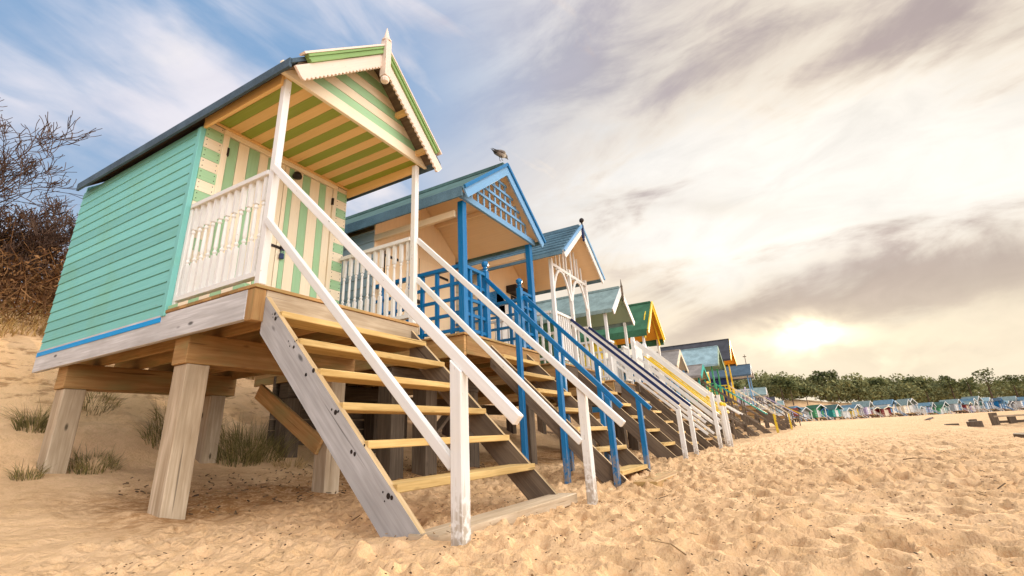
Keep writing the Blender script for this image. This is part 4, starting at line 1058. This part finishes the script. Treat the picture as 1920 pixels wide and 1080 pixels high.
def blades(cx, cy, n, R_, L, mat, name, label=None, droop=1.05, kind=None, w=.005, cat='grass tuft', group=None, zoff=0):
    g = RNG; n = int(n)
    a = g.uniform(0, 6.283, n); r = R_ * np.sqrt(g.uniform(0, 1, n)); x = cx + r * np.cos(a); y = cy + r * np.sin(a)
    z = ground_z(x, y) + zoff; z -= 0.03
    dirx = np.cos(a) * g.uniform(.1, 1, n) * droop + g.normal(size=n) * .15; diry = np.sin(a) * g.uniform(.1, 1, n) * droop + g.normal(size=n) * .15
    l = L * g.uniform(.5, 1.1, n); V = []
    tw = g.uniform(0, 6.28, n); sx, sy = np.cos(tw) * w, np.sin(tw) * w
    lev = []
    for f in (0, .4, .75, 1.0):
        px = x + dirx * l * f ** 1.5; py = y + diry * l * f ** 1.5; pz = z + l * (f - .42 * f ** 2.4 * np.clip(np.hypot(dirx, diry), 0, 1.2)); k = 1 - f * .85
        lev.append((np.stack([px - sx * k, py - sy * k, pz], 1), np.stack([px + sx * k, py + sy * k, pz], 1)))
    qs = []
    for i in range(3):
        qs.append(np.stack([lev[i][0], lev[i][1], lev[i + 1][1], lev[i + 1][0]], 1))
    V = np.concatenate(qs, 0).reshape(-1, 3); F = np.arange(len(V)).reshape(-1, 4)
    loc = (cx, cy, gz(cx, cy))
    o = raw_mesh(name, V - np.array(loc), F, mat, loc=loc); tag(o, label, cat if not kind else cat, group, kind); return o
TG = 'grass tufts around the hut legs and on the bank'
for cx, cy, n, R_, L, mt, lb in [
    (2.9, 7.15, 260, .26, .24, 'grass', 'dark green dune grass tuft growing just right of the rear left leg'),
    (2.28, 6.95, 90, .12, .22, 'grass', 'thin dune grass tuft at the outer foot of the rear left leg'),
    (3.35, 8.75, 300, .30, .30, 'grass', 'tuft of long olive grass on the slope under the back of the turquoise hut'),
    (2.62, 8.2, 200, .16, .40, 'grass', 'tall green grass tuft behind the rear left leg'),
    (2.1, 10.2, 160, .26, .28, 'grass', 'dark grass tuft on the open sand slope at the left edge'),
    (4.55, 7.0, 220, .3, .5, 'grass', 'long shaded grass hanging over the bank below the right rear corner'),
    (4.35, 8.1, 300, .4, .4, 'grass', 'flattened grass tuft on the slope right of the centre'),
    (5.0, 6.5, 90, .2, .25, 'dry_grass', 'small dry grass tuft under the blue hut')]:
    blades(cx, cy, n, R_, L, mt, 'grass_tuft', lb, group=TG)
blades(4.0, 7.7, 260, .35, .4, 'grass', 'grass_tuft', 'matted dark grass hanging over the bank below the rear of the turquoise hut', group=TG)
blades(4.9, 7.3, 500, .5, .55, 'grass', 'grass_tuft', 'dark overhanging grass beside the stumps between the first two huts', group=TG)
def bank_grass():
    g = RNG; k = 0
    n = 3600; V = []
    x = g.uniform(-1.0, 9, n); y = 10.7 + g.uniform(0, 1, n) ** 1.5 * 1.6 + 0.35 * np.sin(x * 2.1); z = ground_z(x, y) - .03
    l = g.uniform(.25, .75, n); a = g.uniform(0, 6.28, n); dx = np.cos(a) * .55; dy = np.sin(a) * .35 - .35
    tw = g.uniform(0, 6.28, n); sx, sy = np.cos(tw) * .009, np.sin(tw) * .009; lev = []
    for f in (0, .4, .75, 1.0):
        px = x + dx * l * f ** 1.5; py = y + dy * l * f ** 1.5; pz = z + l * (f - .6 * f ** 2.2); q = 1 - f * .85
        lev.append((np.stack([px - sx * q, py - sy * q, pz], 1), np.stack([px + sx * q, py + sy * q, pz], 1)))
    V = np.concatenate([np.stack([lev[i][0], lev[i][1], lev[i + 1][1], lev[i + 1][0]], 1) for i in range(3)], 0).reshape(-1, 3)
    tag(raw_mesh('dune_grass', V, np.arange(len(V)).reshape(-1, 4), 'dry_grass'), 'straw coloured grass along the foot of the scrub', 'dune grass', kind='stuff')
bank_grass()

# ---------------------------------------------------------------- small things on the beach
def litter():
    g = RNG; mb = MB()
    for _ in range(2300):
        x = 1.2 + abs(g.normal()) * 5.5; y = g.uniform(-4.5, 3.2) - max(0, x - 6) * .12
        z = gz(x, y) + .035; a = g.uniform(0, 6.28); L = g.choice([.008, .014, .02, .045, .08], p=[.58, .29, .11, .015, .005]); t = .003 + L * .012
        mb.beam((x, y, z), (x + L * math.cos(a), y + L * math.sin(a), z + g.uniform(-.2, .5) * L), t * 2, t)
    for _ in range(520):
        x = g.uniform(2.6, 8); y = g.uniform(4.2, 6.4); z = gz(x, y) + .03; a = g.uniform(0, 6.28); L = g.uniform(.01, .06)
        mb.beam((x, y, z), (x + L * math.cos(a), y + L * math.sin(a), z + .01), .012, .008)
    o = mb.build('beach_litter', 'litter', None); tag(o, 'scattered twigs, bark and weed fragments on the sand', 'litter', kind='stuff')
litter()
def stick(x, y, L, ang, lift, r, label):
    z = gz(x, y) + .045; mb = MB(); c, s = math.cos(ang), math.sin(ang)
    mb.tube([(x, y, z - .01), (x + L * .4 * c, y + L * .4 * s, z + lift * .5 + .006), (x + L * c, y + L * s, z + lift)], [r, r * .85, r * .3], 5)
    tag(mb.build('stick', 'litter', None, origin=(x, y, z)), label, 'stick', 'sticks lying on the sand')
stick(0.98, 2.55, .16, 2.2, .05, .004, 'thin dry stick on the sand at the lower left corner')
stick(1.02, 2.15, .14, .5, .02, .004, 'straw coloured stick lying left of the front leg shadow')
stick(7.75, -.95, .34, -2.33, .01, .006, 'dark stick lying on the open sand at the right')
stick(2.42, .55, .16, 2.4, .06, .004, 'curved twig poking out of the sand in front of the first newel')
stick(6.2, -1.2, .16, 1.9, .06, .004, 'forked twig on the sand in the middle of the beach')
# timber groyne remains
def block(x0, x1, y0, y1, h, label, cat='timber block', nm='timber_block'):
    z = gz((x0 + x1) / 2, (y0 + y1) / 2)
    tag(MB().box(x0, x1, y0, y1, z - .3, z + h).build(nm, 'dark_wood', None, bevel=.02, origin=((x0 + x1) / 2, (y0 + y1) / 2, z)), label, cat, 'old groyne timbers')
block(13.7, 15.2, -5.0, -3.93, .15, 'large dark sleeper lying at the right edge of the beach')
block(29.2, 29.7, -6.75, -6.3, .24, 'squat dark post standing left of the low timber frame')
block(35.0, 35.3, -7.9, -7.6, .14, 'small dark stump just beyond the squat post')
block(31.9, 32.3, -6.5, -6.0, .07, 'flat half buried timber left of the squat post')
def frame():
    x, y = 30.4, -7.8; z = gz(x, y); R = empty('groyne_frame', (x, y, z)); tag(R, 'low weathered timber frame of posts and planks at the right edge', 'timber frame', 'old groyne timbers')
    a = Vector((30.6, -7.5)); b = Vector((30.0, -11.5))
    MB().beam((a.x, a.y, z + .34), (b.x, b.y, z + .34), .26, .07).build('top_plank', 'leg_wood', R)
    MB().beam((a.x, a.y, z + .10), (b.x, b.y, z + .10), .12, .10).build('bottom_rail', 'dark_wood', R)
    for f in (0.0, .14, .5, .78, 1): c = a.lerp(b, f); MB().box(c.x - .12, c.x + .12, c.y - .12, c.y + .12, z - .3, z + (.50 if f in (0, ) else .30)).build('post', 'dark_wood', R)
frame()
# red litter bin beside the far huts and a mast
z = gz(96, 1.2)
R = empty('red_post_box', (96, .6, z)); tag(R, 'small dark red cabinet on a post in front of the far huts', 'cabinet')
MB().box(95.7, 96.3, .2, 1.0, z + .9, z + 2.2).build('cabinet', 'red', R); MB().box(95.9, 96.1, .5, .7, z - .6, z + .9).build('post', 'dark_wood', R)
z = gz(45, 3.0)
R = empty('flag_mast', (45, 3.0, z)); tag(R, 'thin dark mast rising behind the last near huts', 'mast')
MB().tube([(45, 3, z - .4), (45, 3, 4.2), (45, 2.98, 6.05)], [.05, .04, .02], 8).build('mast', 'dark_wood', R)
MB().box(44.9, 45.1, 2.86, 3.12, 5.85, 5.9).build('yard', 'dark_wood', R)
# ---------------------------------------------------------------- gull on the ridge of the blue hut
def gull():
    bx, by, bz = 6.28, 3.51, 4.955
    m, t, p = newmat('gull_plumage')
    tc = t.new('ShaderNodeTexCoord').outputs['Object']; s = t.new('ShaderNodeSeparateXYZ'); t.l.new(tc, s.inputs[0])
    nz = t.noise(tc, 30, 3, .6); zz = t.math('ADD', s.outputs[2], t.math('MULTIPLY', t.math('SUBTRACT', nz, .5), .03))
    back = t.mapr(t.math('SUBTRACT', zz, t.math('MULTIPLY', s.outputs[0], .35)), .095, .125)
    col = t.mix(back, (0.30, 0.27, 0.24), (0.15, 0.13, 0.12))
    col = t.mix(t.mapr(s.outputs[0], .125, .14), col, (0.035, 0.025, 0.02))
    col = t.mix(t.mapr(s.outputs[0], -.15, -.12, 1, 0), col, (0.04, 0.035, 0.03))
    t.l.new(col, p.inputs['Base Color']); p.inputs['Roughness'].default_value = .8
    M['gull'] = m
    R = empty('gull', (bx, by, bz)); tag(R, 'small dark-headed gull perched on the ridge of the blue hut, facing right', 'gull')
    spine = [(a * 1.25, b * 1.1, c * 1.2, d * 1.25) for a, b, c, d in [(-.20, .055, .006, .006), (-.15, .068, .022, .010), (-.09, .088, .040, .026), (-.03, .105, .050, .042), (.03, .118, .050, .048), (.08, .130, .043, .043), (.115, .143, .032, .033), (.14, .155, .028, .029), (.165, .156, .026, .026), (.182, .150, .015, .015), (.20, .142, .007, .007), (.222, .134, .002, .002)]]
    V, F = [], []; n = 12
    for x, z, ry, rz in spine:
        for k in range(n): a = 2 * math.pi * k / n; V.append((x, ry * math.cos(a), z + rz * math.sin(a)))
    for i in range(len(spine) - 1):
        for k in range(n): j = (k + 1) % n; F.append((i * n + k, (i + 1) * n + k, (i + 1) * n + j, i * n + j))
    o = raw_mesh('body', V, F, 'gull', R); o.data.polygons.foreach_set('use_smooth', [True] * len(F))
    for s_ in (-1, 1):
        mb = MB(); pts = [(.09, s_ * .055, .148), (.02, s_ * .064, .143), (-.08, s_ * .054, .118), (-.17, s_ * .026, .092), (-.29, s_ * .010, .078)]
        mb.tube([(bx + a, by + b, bz + c) for a, b, c in pts], [.012, .026, .024, .014, .003], 8)
        mb.build('wing', 'gull', R, smooth=True)
        mb = MB(); mb.tube([(bx + .012, by + s_ * .02, bz + .085), (bx + .006, by + s_ * .02, bz + .045), (bx + .012, by + s_ * .02, bz + .003)], [.008, .004, .004], 6)
        for dy in (-.012, 0, .012): mb.tube([(bx + .010, by + s_ * .02, bz + .004), (bx + .038, by + s_ * .02 + dy, bz + .002)], [.003, .002], 5)
        mb.build('leg', 'iron', R)
    g2 = copy_tree(R); g2.location = (41.1, -7.0, gz(41.1, -7.0)); g2.rotation_euler = (0, 0, -1.2); g2.scale = (1.15, 1.15, 1.15)
    tag(g2, 'tiny distant gull standing on the open sand left of the timbers', 'gull')
gull()

# ---------------------------------------------------------------- camera
YAW, PIT, ROL, F_PX, CX, CY = 1.0754, 0.355, -0.0556, 913.37, 960.0, 483.79
fw = Vector((math.sin(YAW) * math.cos(PIT), math.cos(YAW) * math.cos(PIT), math.sin(PIT)))
rt = Vector((math.cos(YAW), -math.sin(YAW), 0)); up = rt.cross(fw)
r_ = math.cos(ROL) * rt + math.sin(ROL) * up; u_ = -math.sin(ROL) * rt + math.cos(ROL) * up
cam = bpy.data.cameras.new('camera'); co = bpy.data.objects.new('camera', cam); COL.objects.link(co)
mw = Matrix.Identity(4)
for i in range(3): mw[i][0] = r_[i]; mw[i][1] = u_[i]; mw[i][2] = -fw[i]
mw[2][3] = 0.5; co.matrix_world = mw
cam.sensor_width = 36; cam.lens = F_PX / 1920 * 36; cam.shift_y = (CY - 540) / 1920
cam.clip_end = 2000; cam.clip_start = 0.05; scene.camera = co

# ---------------------------------------------------------------- sky and light
SUN_AZ, SUN_EL = rad(-2.1), rad(9.0)
def skydir(u, v):      # direction of a place in the sky, measured from the photograph
    return (r_ * ((u - CX) / F_PX) - u_ * ((v - CY) / F_PX) + fw).normalized()
w = bpy.data.worlds.new('World'); scene.world = w; w.use_nodes = True
w.cycles.sampling_method = 'MANUAL'; w.cycles.sample_map_resolution = 512
t = NT(w.node_tree); bg = t.n['Background']
sky = t.new('ShaderNodeTexSky', sky_type='NISHITA'); sky.sun_disc = False
sky.sun_elevation = SUN_EL; sky.sun_rotation = rad(90) - SUN_AZ; sky.air_density = 1.0; sky.dust_density = 1.5
D = t.new('ShaderNodeTexCoord').outputs['Generated']
sep = t.new('ShaderNodeSeparateXYZ'); t.l.new(D, sep.inputs[0]); dx, dy, dz = sep.outputs
den = t.math('ADD', t.math('MAXIMUM', dz, 0.0), 0.16)
cmb = t.new('ShaderNodeCombineXYZ'); t.put(cmb.inputs[0], t.math('DIVIDE', dx, den)); t.put(cmb.inputs[1], t.math('DIVIDE', dy, den)); Pc = cmb.outputs[0]
warp = t.new('ShaderNodeTexNoise'); t.l.new(Pc, warp.inputs['Vector']); warp.inputs['Scale'].default_value = 0.8; warp.inputs['Detail'].default_value = 3
Pw = t.vmath('ADD', Pc, t.vmath('SCALE', t.vmath('SUBTRACT', warp.outputs['Color'], (0.5, 0.5, 0.5)), None) if False else t.vmath('MULTIPLY', t.vmath('SUBTRACT', warp.outputs['Color'], (0.5, 0.5, 0.5)), (0.9, 0.5, 0)))
n_st = t.noise(t.mapping(Pw, (0.45, 2.2, 1), rot=(0, 0, 0.12)), 1.3, 7, 0.55)      # wind-drawn streaks
n_st2 = t.noise(t.mapping(Pw, (0.8, 1.9, 1), (4, 7, 0), rot=(0, 0, 0.3)), 0.9, 6, 0.55)
sk1 = (r_ * math.cos(0.38) + u_ * math.sin(0.38)).normalized(); sk2 = (-r_ * math.sin(0.38) + u_ * math.cos(0.38)).normalized()
cm2 = t.new('ShaderNodeCombineXYZ'); t.put(cm2.inputs[0], t.vmath('DOT_PRODUCT', D, tuple(sk1 * 2.6))); t.put(cm2.inputs[1], t.vmath('DOT_PRODUCT', D, tuple(sk2 * 7.0))); t.put(cm2.inputs[2], t.vmath('DOT_PRODUCT', D, tuple(fw * 2.5)))
n_iso = t.noise(cm2.outputs[0], 1.1, 7, 0.58, 0.7); n_iso2 = t.noise(t.mapping(cm2.outputs[0], (2.3, 1.9, 2), (5, 1, 3)), 1.0, 6, 0.6, 0.5)
def blob(u, v, su, sv, rot=0.0, wob=0.0):
    c = skydir(u, v); e1 = (r_ - c * r_.dot(c)).normalized(); e2 = c.cross(e1) * -1
    cr, sr = math.cos(rot), math.sin(rot); a1 = e1 * cr + e2 * sr; a2 = e1 * -sr + e2 * cr
    k = 1.0
    q1 = t.vmath('DOT_PRODUCT', Dw, tuple(a1 / (su / F_PX))); q2 = t.vmath('DOT_PRODUCT', Dw, tuple(a2 / (sv / F_PX)))
    ex = t.math('EXPONENT', t.math('MULTIPLY', t.math('ADD', t.math('MULTIPLY', q1, q1), t.math('MULTIPLY', q2, q2)), -1.0))
    return t.math('MULTIPLY', ex, t.math('GREATER_THAN', t.vmath('DOT_PRODUCT', D, tuple(c)), 0.0))
wn = t.new('ShaderNodeTexNoise'); t.l.new(t.mapping(Pw, (0.6, 1.6, 1)), wn.inputs['Vector']); wn.inputs['Scale'].default_value = 1.2; wn.inputs['Detail'].default_value = 5
Dw = t.vmath('ADD', D, t.vmath('MULTIPLY', t.vmath('SUBTRACT', wn.outputs['Color'], (0.5, 0.5, 0.5)), (0.16, 0.16, 0.16)))
def add(*a):
    r = a[0]
    for b in a[1:]: r = t.math('ADD', r, b)
    return r
def mul(a, b): return t.math('MULTIPLY', a, b)
# where the cloud sheet thins to blue
blue = t.math('MINIMUM', add(mul(blob(200, 20, 480, 260, -0.2), 1.1), mul(blob(60, 330, 330, 190, -0.4), 1.0), mul(blob(620, 90, 330, 150, -0.5), 0.42), mul(blob(700, 390, 200, 70, -0.3), 0.5)), 1.0)
w1 = (r_ * math.cos(-0.62) + u_ * math.sin(-0.62)).normalized(); w2 = (-r_ * math.sin(-0.62) + u_ * math.cos(-0.62)).normalized()
cm3 = t.new('ShaderNodeCombineXYZ'); t.put(cm3.inputs[0], t.vmath('DOT_PRODUCT', Dw, tuple(w1 * 3.2))); t.put(cm3.inputs[1], t.vmath('DOT_PRODUCT', Dw, tuple(w2 * 8.0))); t.put(cm3.inputs[2], t.vmath('DOT_PRODUCT', Dw, tuple(fw * 3)))
n_w = t.noise(cm3.outputs[0], 1.0, 6, 0.52, 0.35)
wisp = t.mapr(add(mul(n_w, 1.0), mul(n_st, 0.12), mul(n_iso2, 0.12), mul(blob(150, 150, 330, 60, -0.55), 0.08), mul(blob(200, 250, 330, 80, -0.5), 0.10), mul(blob(370, 130, 100, 34, -0.75), 0.14), mul(blob(465, 30, 60, 22, -0.85), 0.13), mul(blob(420, 60, 160, 50, -0.8), -0.05)), 0.50, 0.92)
cover = t.math('MAXIMUM', wisp, t.math('SUBTRACT', 1.0, mul(blue, 0.97), clamp=True))
sunp = t.mapr(t.vmath('DOT_PRODUCT', D, tuple(skydir(1510, 560))), 0.45, 1.0)
cloud = t.mix(sunp, C8(212, 212, 226), C8(248, 232, 208))
shade = add(mul(t.math('SUBTRACT', n_iso, 0.5), 3.4), mul(t.math('SUBTRACT', n_iso2, 0.5), 2.4), mul(t.math('SUBTRACT', n_st, 0.5), 0.5))
dark = add(mul(blob(1790, 510, 300, 62, 0.22), 0.95), mul(blob(1400, 608, 130, 24, 0.05), 0.8), mul(blob(1020, 70, 420, 120, 0.1), 0.50), mul(blob(860, 215, 230, 60, 0.2), 0.35), mul(blob(1650, 60, 420, 100, 0.25), 0.5), mul(blob(1120, 420, 200, 60, 0.3), 0.30), mul(blob(1700, 690, 330, 34, 0), 0.42), mul(blob(1270, 540, 90, 24, -0.2), 0.4), mul(blob(1380, 400, 120, 22, -0.1), 0.35), mul(blob(1400, 450, 300, 90), -0.15))
dk = t.mapr(t.math('ADD', mul(shade, 0.75), dark), 0.0, 1.05)
cloud = t.mix(dk, cloud, t.mix(sunp, C8(166, 168, 194), C8(180, 162, 154)))
lit = add(mul(blob(1400, 350, 330, 110, 0.12), 1.1), mul(blob(1760, 320, 330, 110, 0.35), 1.0), mul(blob(1290, 470, 260, 50, -0.1), 0.35), mul(blob(1530, 540, 150, 60, 0.0), 0.45))
lit = t.mapr(t.math('SUBTRACT', lit, mul(shade, 0.75)), 0.15, 1.1)
cloud = t.mix(mul(lit, t.math('SUBTRACT', 1.0, mul(dark, 0.95), clamp=True)), cloud, (1.03, 0.975, 0.89))
cloud = t.mix(mul(t.mapr(dz, 0.30, 0.06), mul(sunp, 0.55)), cloud, (1.0, 0.86, 0.62))
sun_glow = add(mul(blob(1512, 628, 40, 20), 1.0), mul(blob(1505, 640, 110, 28), 0.45))
cm4 = t.math('ADD', 0.97, mul(t.math('SUBTRACT', n_iso2, 0.5), 0.55)); cmb4 = t.new('ShaderNodeCombineXYZ'); [t.put(cmb4.inputs[i], cm4) for i in range(3)]
cloud = t.vmath('MULTIPLY', cloud, cmb4.outputs[0])
cloud = t.mix(t.math('MINIMUM', sun_glow, 1.0), cloud, (2.2, 1.9, 1.3))
skyc = t.mix(0.75, t.vmath('MULTIPLY', sky.outputs[0], (0.09, 0.09, 0.09)), t.mix(t.mapr(dz, 0.15, 0.6), C8(200, 216, 238), C8(142, 182, 226)))
full = t.mix(cover, skyc, t.mix(mul(blue, 0.7), cloud, C8(240, 236, 242)))
# brightness added to unseen sky behind and overhead to fill the hut fronts
back = t.mapr(t.vmath('DOT_PRODUCT', D, tuple(Vector((-0.25, -0.85, 0.42)).normalized())), 0.55, 0.92)
full = t.mix(back, full, (3.5, 3.4, 3.25))
ztop = t.mapr(dz, 0.72, 0.95)
full = t.mix(ztop, full, (1.15, 1.13, 1.12))
STR = 0.10
t.l.new(t.vmath('MULTIPLY', full, (1 / STR,) * 3), bg.inputs[0]); bg.inputs[1].default_value = STR
sl = bpy.data.lights.new('sun', 'SUN'); sl.energy = 4.8; sl.angle = rad(2.5); sl.color = (1.0, 0.80, 0.56)
so = bpy.data.objects.new('sun', sl); COL.objects.link(so)
sd = Vector((math.cos(SUN_AZ) * math.cos(SUN_EL), math.sin(SUN_AZ) * math.cos(SUN_EL), math.sin(SUN_EL)))
so.rotation_euler = sd.to_track_quat('Z', 'Y').to_euler(); so.location = (20, -6, 12)
scene.view_settings.view_transform = 'Standard'; scene.view_settings.look = 'None'; scene.view_settings.exposure = 0.10; scene.view_settings.gamma = 1.0
scene.render.engine = 'CYCLES'; scene.cycles.use_denoising = True; scene.cycles.max_bounces = 6; scene.cycles.diffuse_bounces = 4
scene.cycles.sample_clamp_indirect = 6
scene.render.film_transparent = False
